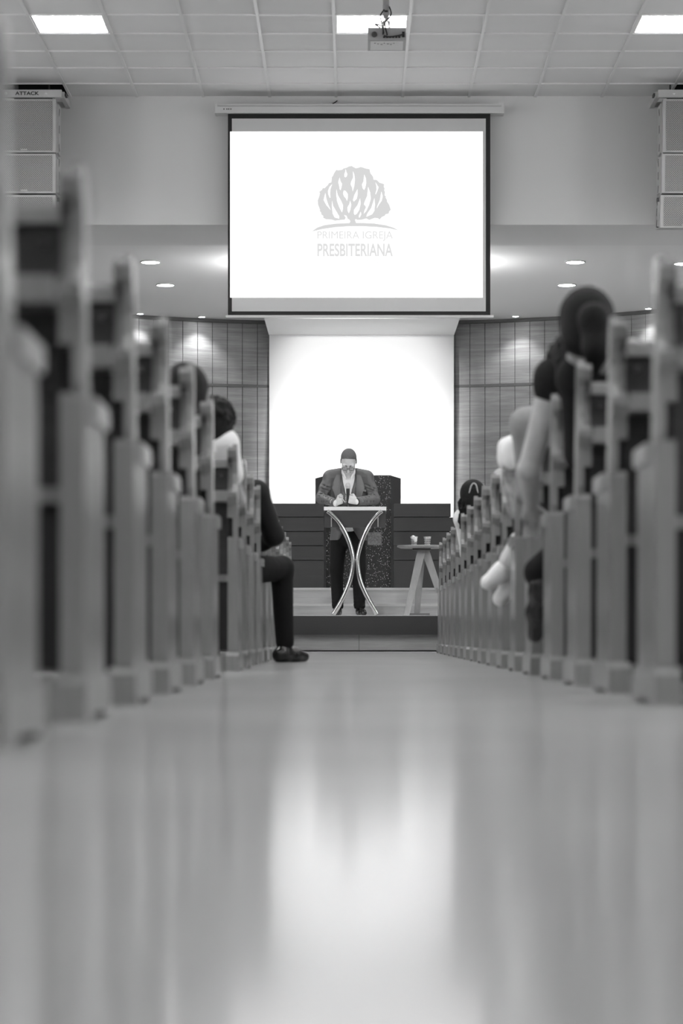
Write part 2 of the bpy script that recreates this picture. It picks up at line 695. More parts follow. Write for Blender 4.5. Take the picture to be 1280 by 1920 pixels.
# ------------------------------------------------------------------ the stage
YS = 25.00                    # front of the stage slab
HS = .370                     # stage floor
struct(out('stage_floor', B(-5.4, 5.65, YS, 31.2, .171, HS - .008), M['carpet']), 'dark carpeted stage edge')
struct(out('stage_deck', B(-5.4, 5.65, YS + .03, 31.2, HS - .008, HS), mat('stage_deck_laminate', .78, .5)), 'pale deck of the stage')  # unseen pale top, added to bounce light up to the stage ceiling
struct(out('trim_2', B(-5.4, 5.65, YS - .004, YS + .03, HS - .008, HS), M['nosing']), 'thin pale nosing on the stage edge')
bm = bmesh.new()
for x0, x1 in ((-5.4, -1.40), (-1.396, .068), (.072, 1.55), (1.554, 5.65)):
    box(bm, x0, x1, YS + .07, YS + .09, .012, .171)
struct(out('stage_plinth', bm, M['step_wood']), 'pale wood plinth under the stage edge')
Y1, Y2 = 26.6, 26.95
H1, H2 = .508, .688
def steps(y, z0, z1, nm, lab):
    bm = bmesh.new()
    box(bm, -5.2, 5.45, y, 31.2, z0, z1 - .028)
    o = struct(out(nm, bm, M['step_wood']), lab)
    b2 = bmesh.new()
    box(b2, -5.2, 5.45, y - .012, y + .05, z1 - .010, z1)
    box(b2, -5.2, 5.45, y - .006, 31.2, z1 - .028, z1 - .010)
    struct(out('step_nosing', b2, M['nosing'], o))
steps(Y1, HS, H1, 'stage_step', 'lower pale wood step behind the lectern')
steps(Y2, H1, H2, 'stage_step', 'upper pale wood step under the dark rail')

# stage ceiling, side walls
struct(out('ceiling_stage', B(-5.6, 5.85, 24.3, 31.4, ZT, ZT + .1), M['stage_white']), 'white ceiling over the stage')
struct(out('wall_stage_left', B(-5.55, -5.4, YW + .05, 30, 0, ZT), M['wall']))
struct(out('wall_stage_right', B(5.65, 5.8, YW + .05, 30, 0, ZT), M['wall']))
# front wall returns beside the stage opening
struct(out('wall_return_left', B(XL, -5.4, YW, YW + .05, 0, ZS), M['wall']))
struct(out('wall_return_right', B(5.65, XR, YW, YW + .05, 0, ZS), M['wall']))

# curved wall of veneer panels
RW, YC = 6.0, 24.86
def arc(a, r=RW):
    return (AX + r * math.sin(a), YC + r * math.cos(a))
def arcbox(bm, a0, a1, r0, r1, z0, z1, n=2):
    ring = []
    for i in range(n + 1):
        a = a0 + (a1 - a0) * i / n
        p, q = arc(a, r0), arc(a, r1)
        ring.append([bm.verts.new((p[0], p[1], z0)), bm.verts.new((p[0], p[1], z1)), bm.verts.new((q[0], q[1], z1)), bm.verts.new((q[0], q[1], z0))])
    for A, C in zip(ring, ring[1:]):
        for k in range(4):
            bm.faces.new((A[k], A[(k + 1) % 4], C[(k + 1) % 4], C[k]))
    bm.faces.new(ring[0])
    bm.faces.new(ring[-1][::-1])
AMX = 1.12
bm = bmesh.new()
arcbox(bm, -AMX, AMX, RW + .012, RW + .1, 0, ZT, 60)
wb = struct(out('wall_stage_back', bm, M['wall_gap']), 'curved wood veneer wall behind the stage')
ZM = .155 + (1193 - 723.5) * 30.7 / 4600
bm = bmesh.new()
st = .1915 / RW
kk = int(AMX / st)
for k in range(-kk, kk):
    a0, a1 = (k + .18) * st + .0006, (k + 1.18) * st - .0006
    arcbox(bm, a0, a1, RW, RW + .015, ZM + .017, ZT - .045)
    arcbox(bm, a0, a1, RW, RW + .015, H2, ZM - .017)
struct(out('wall_veneer_panels', bm, M['wall_wood'], wb))
bm = bmesh.new()
arcbox(bm, -AMX, AMX, RW - .004, RW + .012, ZM - .015, ZM + .015, 60)
arcbox(bm, -AMX, AMX, RW - .012, RW + .012, ZT - .04, ZT, 60)
struct(out('wall_veneer_strips', bm, mat('veneer_strip', .42, .5), wb))

# white panel and the canopy above it
YP = 30.45
PX0, PX1 = (504.5 - VX) / F * YP, (850.5 - VX) / F * YP
ZK = 3.74 + HC
tag(out('white_panel', B(PX0, PX1, YP, YP + .22, H2, ZK), M['backdrop']), 'tall bright white panel standing against the wood wall behind the preacher', 'panel')
struct(out('ceiling_canopy', B(PX0 - .005, PX1 + .005, 28.87, YP - .001, ZK, ZT), M['stage_white']), 'white dropped canopy above the tall white panel')

# downlights
def downlight(r, m, lab, grp, loc, energy, size, tgt):
    t = thing('downlight', lab, 'downlight', loc, 0, grp)
    bm = bmesh.new()
    lathe(bm, [(r, 0), (r, -.012), (r * 1.14, -.012), (r * 1.14, 0)])
    out('ring', bm, M['pale'], t, True)
    bm = bmesh.new()
    lathe(bm, [(0, -.010), (r * .98, -.010), (r * .98, -.002), (0, -.002)])
    out('diffuser', bm, m, t)
    if energy:
        L = add_light('downlight_beam', 'SPOT', (loc[0], loc[1], loc[2] - .02), tgt, energy, spot_size=size, spot_blend=.7, shadow_soft_size=.04)
    return t
yA, yB = (ZT - HC) * F / (1193 - 490.5), (ZT - HC) * F / (1193 - 533.5)
gl = 'frosted downlights of the stage ceiling'
for px, y, lab in ((282, yA, 'frosted round downlight nearer the hall, above the white-shirted listener'), (310, yB, 'frosted round downlight nearer the wood wall, above the suited man'),
                   (1078, yA, 'frosted round downlight nearer the hall, above the woman with tied-back hair'), (1062, yB, 'frosted round downlight nearer the wood wall, above the woman with tied-back hair'),
                   (1281, yA + .1, 'frosted round downlight cut by the frame beside the hanging loudspeakers')):
    downlight(.095, M['down'], lab, gl, ((px - VX) / F * y, y, ZT), BEAM, 1.75, ((px - VX) / F * y, y, 0))
gs = 'small wall-washing spots in front of the wood wall'
for px, py, lab in ((378, 593, 'small round spot washing the wood wall beside the projection screen, suited man\'s side'), (253, 590, 'small round spot at the end of the row above the suited man\'s pews'),
                    (966, 592, 'small round spot washing the wood wall close to the tied-back hair'), (1218, 578, 'small round spot beyond the tied-back hair, below the hanging loudspeakers')):
    y = (ZT - HC) * F / (1193 - py)
    x = (px - VX) / F * y
    rr = math.hypot(x - AX, y - YC)
    if rr > RW - .17:
        s_ = (RW - .17) / rr
        x, y = AX + (x - AX) * s_, YC + (y - YC) * s_
    a = math.atan2(x - AX, y - YC)
    w_ = arc(a, RW)
    downlight(.038, M['down'], lab, gs, (x, y, ZT), SPOT, 1.75, (x + (w_[0] - x) * .35, y + (w_[1] - y) * .35, ZT - 1.2))

# dark boarded rail, in two halves
YRL = 27.14
def rail(x0, x1, lab, xtop=None):
    t = thing('choir_rail', lab, 'rail', ((x0 + x1) / 2, YRL, H2), 0, 'dark boarded rails flanking the granite pulpit')
    zs = [.155 + (1193 - y) * YRL / F for y in (943.5, 969.7, 996.6, 1023.3, 1050.6)] + [H2]
    c = (x0 + x1) / 2
    for i in range(5):
        e = x1 if (i or xtop is None) else xtop
        out('board', B(x0 - c, e - c, 0, .08, zs[i + 1] + .004 - H2 - (.004 if i == 4 else 0), zs[i] - .004 - H2), M['dark_wood'], t, bevel=.004)
    out('backing_board', B(x0 - c + .01, (xtop or x1) - c - .01, .03, .07, 0, zs[0] - H2 - .01), M['ink'], t)
    return t
q = YRL / F
rail(-3.2, (607 - VX) * q, 'dark boarded rail behind the suited man, ending at the granite pulpit')
rail((738 - VX) * q, 3.3, 'dark boarded rail behind the round table with cups', (844.5 - VX) * q)

# granite pulpit
t = thing('granite_pulpit', 'big speckled granite pulpit with dark wooden flanks behind the preacher', 'pulpit', (AX, 27.25, H2))
ty = 27.25
gx0, gx1 = (611 - VX) / F * ty - AX, (733 - VX) / F * ty - AX
gh = .155 + (1193 - 891) * ty / F - H2
out('granite_slab', B(gx0, gx1, 0, .05, 0, gh), M['granite'], t, bevel=.004)
bm = bmesh.new()
fx0, fx1 = (591 - VX) / F * 27.8 - AX, (751 - VX) / F * 27.8 - AX
def plan(bm, pts, z0, z1):
    a = [bm.verts.new((x, y, z0)) for x, y in pts]
    b = [bm.verts.new((x, y, z1)) for x, y in pts]
    bm.faces.new(a[::-1])
    bm.faces.new(b)
    for i in range(len(pts)):
        j = (i + 1) % len(pts)
        bm.faces.new((a[i], a[j], b[j], b[i]))
for nm, xa, xb in (('side_panel', gx0, fx0), ('side_panel', gx1, fx1)):
    s_ = 1 if xb > xa else -1
    bm = bmesh.new()
    plan(bm, [(xa, .05), (xb, .55), (xb - s_ * .05, .55), (xa - s_ * .05, .05)], 0, gh)
    out(nm, bm, M['dark_wood'], t)
bm = bmesh.new()
plan(bm, [(gx0 + .04, .05), (gx1 - .04, .05), (fx1 - .06, .55), (fx0 + .06, .55)], gh - .06, gh - .02)
out('reading_top', bm, M['dark_wood'], t)
out('plaque', B((689 - VX) / F * ty - AX, (715 - VX) / F * ty - AX, -.006, 0, .155 + (1193 - 1022) * ty / F - H2, .155 + (1193 - 998) * ty / F - H2),
    mat('brushed_plaque', .36, .3, .2, noise=(70, .1)), t)

# ------------------------------------------------------------------ projection screen
YQ = 22.93
def sx_(px):
    return (px - VX) / F * YQ
def sz_(py):
    return HC + (VY - py) * YQ / F
cx_ = (sx_(427) + sx_(919)) / 2
t = thing('projection_screen', 'roll-down projection screen with black border showing a tree emblem', 'projection screen', (cx_, YQ, sz_(204)))
def R(x0, x1, y0, y1, d0, d1):       # rectangle of the screen, in its own metres
    return B(sx_(x0) - cx_, sx_(x1) - cx_, d0, d1, sz_(y1) - sz_(204), sz_(y0) - sz_(204))
hs = out('housing', R(406, 941, 196, 213, -.03, .10), M['housing'], t, bevel=.008)
out('end_cap', R(403, 407, 194, 213.5, -.035, .105), M['housing'], hs)
out('end_cap', R(940, 944, 194, 213.5, -.035, .105), M['housing'], hs)
bm = bmesh.new()
for i, x in enumerate((419, 424.5, 428, 432)):
    box(bm, sx_(x) - cx_, sx_(x + 2) - cx_, -.032, -.031, sz_(207) - sz_(204), sz_(204.6) - sz_(204))
out('maker_mark', bm, M['mark'], hs)
out('rail', R(408, 939, 199, 201, -.035, -.03), mat('housing_seam', .70, .5), hs)
out('border', R(427, 919, 213, 591, .012, .016), M['black'], t)
out('fabric', R(434.5, 910.5, 222, 583.5, .008, .0115), M['screen_fabric'], t)
out('bottom_bar', R(423, 925, 591, 595.5, -.005, .03), M['housing'], t, bevel=.003)
im = out('projected_picture', R(431, 905, 246.5, 558, .004, .0075), M['image'], t)
tr = [(625,745),(612,710),(622,702),(640,712),(690,708),(735,695),(768,712),(825,690),(862,692),(880,708),(905,680),(938,665),(945,650),(980,642),(985,620),(1003,600),(985,545),(962,510),(960,490),(945,465),(955,462),(935,440),(940,410),(930,380),(938,378),(928,350),(930,320),(905,312),(880,305),(850,275),(815,272),(810,240),(780,200),(772,158),(730,150),(700,140),(675,133),(640,145),(620,147),(598,135),(575,122),(545,128),(520,142),(485,150),(475,163),(430,170),(408,165),(382,205),(375,225),(360,245),(355,300),(325,312),(318,328),(280,365),(262,362),(250,385),(222,405),(230,420),(222,455),(205,500),(210,545),(230,600),(228,618),(240,625),(248,655),(265,665),(268,690),(300,705),(360,708),(395,720),(430,715),(500,708),(512,690),(495,658),(520,665),(533,700),(548,705),(562,725),(552,748)]
ground = [(140,838),(200,795),(280,768),(400,752),(550,745),(700,745),(820,750),(950,770),(1030,795),(1092,828),(1000,805),(850,788),(700,780),(550,780),(400,790),(260,810)]
leaves = [
 [(510,155),(520,190),(530,212),(522,238),(508,248),(496,238),(497,210),(505,190)],
 [(445,248),(455,290),(472,318),(465,355),(456,388),(445,375),(438,330),(430,305),(436,275)],
 [(590,180),(605,215),(612,270),(605,340),(588,402),(582,360),(565,325),(570,295),(592,250)],
 [(713,215),(733,260),(735,310),(725,360),(712,385),(696,365),(688,325),(705,290)],
 [(835,300),(870,355),(855,400),(838,435),(835,425),(848,380),(845,340)],
 [(365,320),(345,375),(342,430),(345,468),(338,472),(320,430),(318,395),(335,350)],
 [(290,415),(300,480),(320,540),(348,605),(300,550),(270,495),(280,450)],
 [(410,375),(425,440),(460,500),(482,550),(480,600),(470,630),(440,570),(418,510),(408,440)],
 [(490,390),(512,395),(535,430),(535,470),(525,505),(515,480),(490,450),(482,420)],
 [(640,375),(642,430),(632,480),(600,512),(590,495),(605,440)],
 [(755,350),(778,410),(785,480),(765,550),(735,615),(708,645),(715,610),(732,575),(728,560),(710,545),(715,520),(745,450)],
 [(900,400),(915,450),(905,500),(870,550),(850,588),(855,560),(885,490)],
 [(560,500),(572,545),(562,600),(545,640),(533,615),(530,575),(550,540)],
 [(668,475),(675,530),(660,600),(632,645),(610,658),(600,640),(602,600),(640,550)],
 [(825,470),(830,540),(825,610),(800,650),(735,678),(745,645),(790,580)],
 [(675,620),(682,650),(665,685),(655,685),(655,665)],
 [(362,500),(375,560),(410,620),(440,670),(440,698),(390,685),(368,640),(360,560)]]
def flat(polys, d):
    bm = bmesh.new()
    for p in polys:
        vs = [bm.verts.new((sx_(560 + x * .171875) - cx_, d, sz_(290 + y * .171875) - sz_(204))) for x, y in p]
        for a, b, c in tessellate_polygon([[v.co for v in vs]]):
            try:
                bm.faces.new((vs[a], vs[b], vs[c]))
            except ValueError:
                pass
    return bm
em = out('tree_emblem', flat([tr, ground], .003), M['logo'], im)
out('emblem_gaps', flat(leaves, .002), M['image'], im)
def lettering(name, s, x0, x1, y0, y1, m, parent, d, ox, oz, mapx, mapz, bold=0.0):
    c = bpy.data.curves.new(name, 'FONT')
    c.body = s
    c.offset = bold
    o = bpy.data.objects.new(name, c)
    COL.objects.link(o)
    me = bpy.data.meshes.new_from_object(o.evaluated_get(bpy.context.evaluated_depsgraph_get()))
    bpy.data.objects.remove(o)
    co = np.zeros(len(me.vertices) * 3)
    me.vertices.foreach_get('co', co)
    co = co.reshape(-1, 3)
    mn, mx = co.min(0), co.max(0)
    X0, X1, Z0, Z1 = mapx(x0) - ox, mapx(x1) - ox, mapz(y1) - oz, mapz(y0) - oz
    new = np.stack([X0 + (co[:, 0] - mn[0]) / (mx[0] - mn[0]) * (X1 - X0), np.full(len(co), d), Z0 + (co[:, 1] - mn[1]) / (mx[1] - mn[1]) * (Z1 - Z0)], 1)
    me.vertices.foreach_set('co', new.ravel())
    me.update()
    return link(name, me, m, parent)
P5 = .171875
for s, x0, x1, y0, y1, m_, bold in (('PRIMEIRA IGREJA', 203, 1025, 835, 942, 'logo2', 0), ('PRESBITERIANA', 203, 1025, 968, 1110, 'logo2', .022), ('DE PATOS DE MINAS', 280, 950, 1138, 1180, 'logo3', 0)):
    lettering('lettering', s, 560 + x0 * P5, 560 + x1 * P5, 290 + y0 * P5, 290 + y1 * P5, M[m_], im, .003, cx_, sz_(204), sx_, sz_, bold)

# black wire above the screen
bm = bmesh.new()
tube(bm, spline([(sx_(604), 23.06, sz_(196.5)), (sx_(612), 23.07, sz_(194)), (sx_(622), 23.08, sz_(189)), (sx_(632), 23.085, sz_(182))]), .005, 6)
tag(out('cable', bm, M['black_plastic'], None, True), 'short black cable from the ceiling to the screen housing', 'cable')

# ------------------------------------------------------------------ projector
YJ = 19.3
px_ = lambda x: (x - VX) / F * YJ
pz_ = lambda y: HC + (VY - y) * YJ / F
jc = px_(725)
t = thing('ceiling_projector', 'pale projector hanging by a pole from the tiled ceiling in front of the screen', 'projector', (jc, YJ, pz_(66)))
zc = pz_(66)
bm = bmesh.new()
rt = Matrix.Rotation(math.radians(-5), 3, 'X')
hw = (px_(761) - px_(690)) / 2
body = out('body', B(-hw, hw, -.02, .24, -.056, .045, rot=rt), M['projector'], t, bevel=.012, seg=3)
out('bottom_label', B(-hw + .02, hw - .02, 0, .20, -.062, -.056, rot=rt), M['pale'], body)
bm = bmesh.new()
for i in range(7):
    x = -hw + .05 + i * .025
    box(bm, x, x + random.uniform(.008, .02), -.003 + (i % 3) * .02, .012 + (i % 3) * .02, -.0635, -.062)
out('label_print', bm, M['mark'], body)
bm = bmesh.new()
tube(bm, [(-hw + .05, -.021, .0), (-hw + .05, -.030, .0)], .022, 20, up=(0, 0, 1))
out('speaker_grille', bm, M['mark'], body, True)
bm = bmesh.new()
for i in range(6):
    x = -.03 + i * .024
    box(bm, x, x + .015, -.030, -.02, -.028, -.015)
box(bm, hw - .03, hw - .01, -.034, -.02, -.022, .02)
out('sockets', bm, M['black_plastic'], body)
bm = bmesh.new()
for x in (-hw + .02, hw - .03):
    lathe(bm, [(0, 0), (.012, 0), (.012, .012), (0, .012)], (x, .03, .043), 12)
out('foot', bm, M['black_plastic'], body)
bm = bmesh.new()
lathe(bm, [(.025, 0), (.025, ZC - zc - .245), (0, ZC - zc - .245)], (-.005, .1, .245), 20)
lathe(bm, [(0, -.02), (.018, -.01), (.026, .02), (.026, .09), (.0, .09)], (-.005, .1, .17), 20)
out('pole', bm, M['projector'], t, True)
bm = bmesh.new()
box(bm, -.035, .03, .06, .14, .05, .06)
for x in (-.032, .025):
    tube(bm, [(x, .1, .055), (x * .6, .1, .12), (-.005, .1, .16)], .006, 8)
box(bm, -.035, -.02, .07, .12, .115, .13)
box(bm, .012, .027, .07, .12, .115, .13)
out('bracket', bm, M['projector'], t)
out('maker_label', B(-.02, .01, .072, .075, .20, .215), M['ink'], t)
cables = ([(-.03, -.025, .0), (-.03, -.05, .03), (-.035, .02, .08), (-.045, .05, .13), (-.05, .06, .17), (-.02, .07, .22)],
          [(.0, -.025, -.005), (.0, -.05, .0), (-.015, .0, .09), (.02, .04, .15), (.035, .06, .19), (.02, .08, .245)],
          [(-.02, -.028, -.01), (.0, -.05, -.025), (.06, -.05, -.02), (hw - .02, -.03, 0)],
          [(-.025, -.02, .01), (-.04, -.04, .06), (-.09, .02, .09), (-.05, .05, .07)])
for cpts in cables:
    bm = bmesh.new()
    tube(bm, spline(cpts, 6), .0055, 7)
    out('cable', bm, M['black_plastic'], t, True)

# ------------------------------------------------------------------ hanging loudspeaker arrays
def loudspeaker(name, lab, x0, x1, y, z0, z1, tilt, side, grp):
    """side: +1 when the flank that shows is on the +x side"""
    c = (x0 + x1) / 2
    t = thing(name, lab, 'loudspeaker', (c, y, z0), 0, grp)
    t.rotation_euler = (tilt, 0, 0)
    h = z1 - z0
    wdt = (x1 - x0) / 2
    bm = bmesh.new()
    plan(bm, [(-wdt, 0), (wdt, 0), (wdt - .02, .5), (-wdt + .02, .5)], .003, h - .003)
    bm.verts.ensure_lookup_table()
    for vv in bm.verts:
        if vv.co.y > .4 and vv.co.z > h * .5:
            vv.co.z -= .5 * math.tan(tilt) + .002
    cb = out('cabinet', bm, M['speaker'], t, bevel=.006)
    out('grille', B(-wdt + .03, wdt - .03, -.008, .0, .02, h - .02), M['grille'], t)
    for s_ in (-1, 1):
        b2 = B(s_ * wdt - .012, s_ * wdt + .012, .12, .30, .02, h - .02 - .3 * math.tan(tilt))
        pl = out('rigging_plate', b2, M['speaker'], t, bevel=.003)
        b3 = bmesh.new()
        for zz, sl in ((h * .16, .5), (h * .5, 0), (h * .82, -.5)):
            box(b3, s_ * wdt - .014, s_ * wdt + .014, .16, .185, zz - .035, zz + .035, rot=Matrix.Rotation(sl, 3, 'X'))
        out('slot', b3, M['mark'], pl)
    out('badge', B(-.06, .0, -.0095, -.008, .02, .034), M['speaker'], t)
    return t
YA = 22.35
def fly(x0, x1, lab, y, t0=-.45, b0=-.74):
    c = (x0 + x1) / 2
    wdt = (x1 - x0) / 2
    t = thing('fly_frame', lab, 'speaker frame', (c, y, 5.062), 0, 'frames carrying the loudspeakers')
    out('front_bar', B(-wdt, wdt, -.02, .03, .0, .068), M['speaker'], t, bevel=.004)
    for s_ in (-1, 1):
        out('side_bar', B(s_ * wdt - .02, s_ * wdt + .02, .03, .5, .008, .06), M['speaker'], t)
        out('pin', B(s_ * (wdt + .015) - .022, s_ * (wdt + .015) + .022, .05, .14, .026, .052), M['mark'], t)
    out('rear_bar', B(-wdt, wdt, .46, .5, .008, .06), M['speaker'], t)
    bm = bmesh.new()
    for xx in (-wdt * .5, wdt * .5):
        tube(bm, [(xx, .25, .03), (xx, .25, .51)], .008, 8)
    box(bm, -wdt * .6, wdt * .6, .23, .27, .03, .05)
    out('hanger', bm, M['ink'], t)
    bm = bmesh.new()
    for xx in (wdt * b0, wdt * (b0 + 1.26)):
        tube(bm, [(xx, -.019, .034), (xx, -.023, .034)], .014, 14, up=(0, 0, 1))
    out('bolt', bm, M['pale'], t, True)
    lettering('lettering', 'ATTACK', wdt * t0, wdt * (t0 + .75), -.052, -.018, M['ink'], t, -.0215, 0, 0, lambda x: x, lambda z: -z, .03)
    return t
ga = 'loudspeakers hanging at the suited man\'s side'
gb = 'loudspeakers hanging above the woman with tied-back hair'
lx0, lx1 = -3.215, -2.70
fly(lx0 - .01, lx1 + .055, 'white lettered frame carrying the loudspeakers above the suited man\'s pews', YA)
loudspeaker('loudspeaker', 'tall white loudspeaker directly under the lettered frame that shows its whole name', lx0, lx1, YA, 4.560, 5.052, 0, 1, ga)
loudspeaker('loudspeaker', 'middle white loudspeaker of the column half hidden by blurred pew posts', lx0, lx1, YA + .005, 4.190, 4.552, math.radians(3), 1, ga)
loudspeaker('loudspeaker', 'lowest white loudspeaker of the column half hidden by blurred pew posts', lx0, lx1, YA + .035, 3.880, 4.180, math.radians(7), 1, ga)
rx0, rx1 = 2.83, 3.345
fly(rx0 - .045, rx1 + .01, 'white frame carrying the loudspeakers cut by the picture edge', YA, -.20, -.50)
loudspeaker('loudspeaker', 'tall topmost white loudspeaker of the column cut by the picture edge', rx0, rx1, YA, 4.560, 5.052, 0, -1, gb)
loudspeaker('loudspeaker', 'middle white loudspeaker of the column cut by the picture edge', rx0 - .01, rx1 - .01, YA + .005, 4.190, 4.552, math.radians(3), -1, gb)
loudspeaker('loudspeaker', 'lowest tilted white loudspeaker of the column cut by the picture edge', rx0 - .02, rx1 - .02, YA + .035, 3.880, 4.180, math.radians(7), -1, gb)

# ------------------------------------------------------------------ lectern
YT = 25.2
lc = (665.5 - VX) / F * YT
t = thing('lectern', 'lectern with white top, dark apron and crossed chrome arc legs before the preacher', 'lectern', (lc, YT, HS))
lz = lambda y: HC + (VY - y) * YT / F - HS
lx = lambda x: (x - VX) / F * YT - lc
out('top', B(lx(607), lx(724), 0, .42, lz(957), lz(950)), M['white_top'], t, bevel=.004)
out('apron', B(lx(608), lx(723), .012, .03, lz(989), lz(957)), M['dark_wood2'], t, bevel=.003)
out('side_board', B(lx(608), lx(610), .03, .40, lz(975), lz(957)), M['dark_wood2'], t)
out('side_board', B(lx(721), lx(723), .03, .40, lz(975), lz(957)), M['dark_wood2'], t)
left_arc = [(613.5, 958.5), (622, 965.5), (633.5, 977), (644, 993), (652.5, 1011), (658.5, 1030), (661.5, 1049), (660, 1069), (655, 1090), (646.5, 1112), (637, 1131), (628, 1146), (624, 1152.5)]
right_arc = [(716, 958.5), (709, 964), (698, 976), (688, 992), (679.5, 1011), (673.5, 1030), (670, 1049), (671.5, 1069), (676, 1090), (685, 1112), (695, 1131), (704, 1146), (706.5, 1152.5)]
for y in (-.0, .36):
    for A in (left_arc, right_arc):
        bm = bmesh.new()
        pts = spline([(lx(a), y - .008 if y == 0 else y, lz(b) if b < 1150 else .012) for a, b in A], 5)
        tube(bm, pts, .0225, 16, sx=1.0, up=(0, 1, 0))
        out('leg', bm, M['chrome'], t, True)
for y in (.0, .36):
    bm = bmesh.new()
    tube(bm, [(lx(662), y - .008, lz(1050)), (lx(670), y - .008, lz(1050))], .01, 12, up=(0, 1, 0))
    out('link', bm, M['chrome'], t, True)
for xx in (621, 708.5):
    out('bracket', B(lx(xx) - .006, lx(xx) + .006, .002, .012, lz(988), lz(966)), M['chrome'], t)

# ------------------------------------------------------------------ round table with cups
YB = 25.75
bx = lambda x: (x - VX) / F * YB
bz = lambda y: HC + (VY - y) * YB / F
tcx = bx(790)
tz = bz(1023)
t = thing('round_table', 'small round wooden table with splayed legs beside the lectern', 'table', (tcx, YB, HS))
bm = bmesh.new()
rr = bx(836) - bx(790)
hh = tz - HS
lathe(bm, [(0, hh - .03), (rr - .03, hh - .03), (rr, hh - .016), (rr, hh - .004), (rr - .006, hh), (0, hh)], seg=48)
out('table_top', bm, M['table_wood'], t)
out('hub', B(-.095, .095, -.08, .08, hh - .05, hh - .03), mat('table_hub_dark', .3, .5), t)
for nm, top, bot in (('leg', (.0, -.05), (bx(757) - tcx + .02, -.28)), ('leg', (.0, .03), (bx(782) - tcx, .20)), ('leg', (.035, -.02), (bx(838) - tcx, -.06))):
    bm = bmesh.new()
    a, b = Vector((top[0], top[1], hh - .045)), Vector((bot[0], bot[1], 0))
    wd = .028
    va = [bm.verts.new(a + Vector((dx * .055, dy, 0))) for dx, dy in ((-.8, -wd), (.8, -wd), (.8, wd), (-.8, wd))]
    vb = [bm.verts.new(b + Vector((dx * .036, dy, 0))) for dx, dy in ((-.8, -wd), (.8, -wd), (.8, wd), (-.8, wd))]
    bm.faces.new(va[::-1])
    bm.faces.new(vb)
    for i in range(4):
        bm.faces.new((va[i], va[(i + 1) % 4], vb[(i + 1) % 4], vb[i]))
    out(nm, bm, M['table_wood'], t, bevel=.003)
out('base_block', B(bx(766) - tcx, bx(806) - tcx, .12, .24, 0, .027), mat('table_base', .36, .5), t)
def cup(lab, x, y):
    t = thing('paper_cup', lab, 'cup', (x, y, tz))
    bm = bmesh.new()
    lathe(bm, [(0, 0), (.028, 0), (.037, .085), (.0395, .087), (.0395, .091), (.035, .091), (.026, .004), (0, .004)], seg=28)
    out('cup_wall', bm, mat('cup_plastic', .82, .4, noise=(60, .12)), t, True)
    bm = bmesh.new()
    for i in range(7):
        a = math.radians(180 + 25 * i + 10)
        for j in range(3):
            rj = .0298 + .0040 * j + .0012
            box(bm, rj * math.cos(a) - .004, rj * math.cos(a) + .004, rj * math.sin(a) - .0012, rj * math.sin(a) + .0012, .018 + j * .02, .024 + j * .02 + (i % 2) * .004)
    out('printed_pattern', bm, M['mark'], t)
    return t
cup('small white cup holding a crumpled napkin on the round table', bx(775.5), YB - .08)
cup('small white printed cup without napkin on the round table', bx(800.5), YB - .06)
b = Blob()
b.ell((-.005, -.02, .075), (.028, .022, .024), k=.01).ell((.012, -.028, .055), (.02, .012, .026), k=.01).ell((-.012, -.015, .09), (.016, .016, .014), k=.01)
nk = b.mesh('napkin', .003, M['paper'])
nk.location = (bx(775.5), YB - .08, tz)
tag(nk, 'crumpled white napkin stuffed in the first cup', 'napkin')

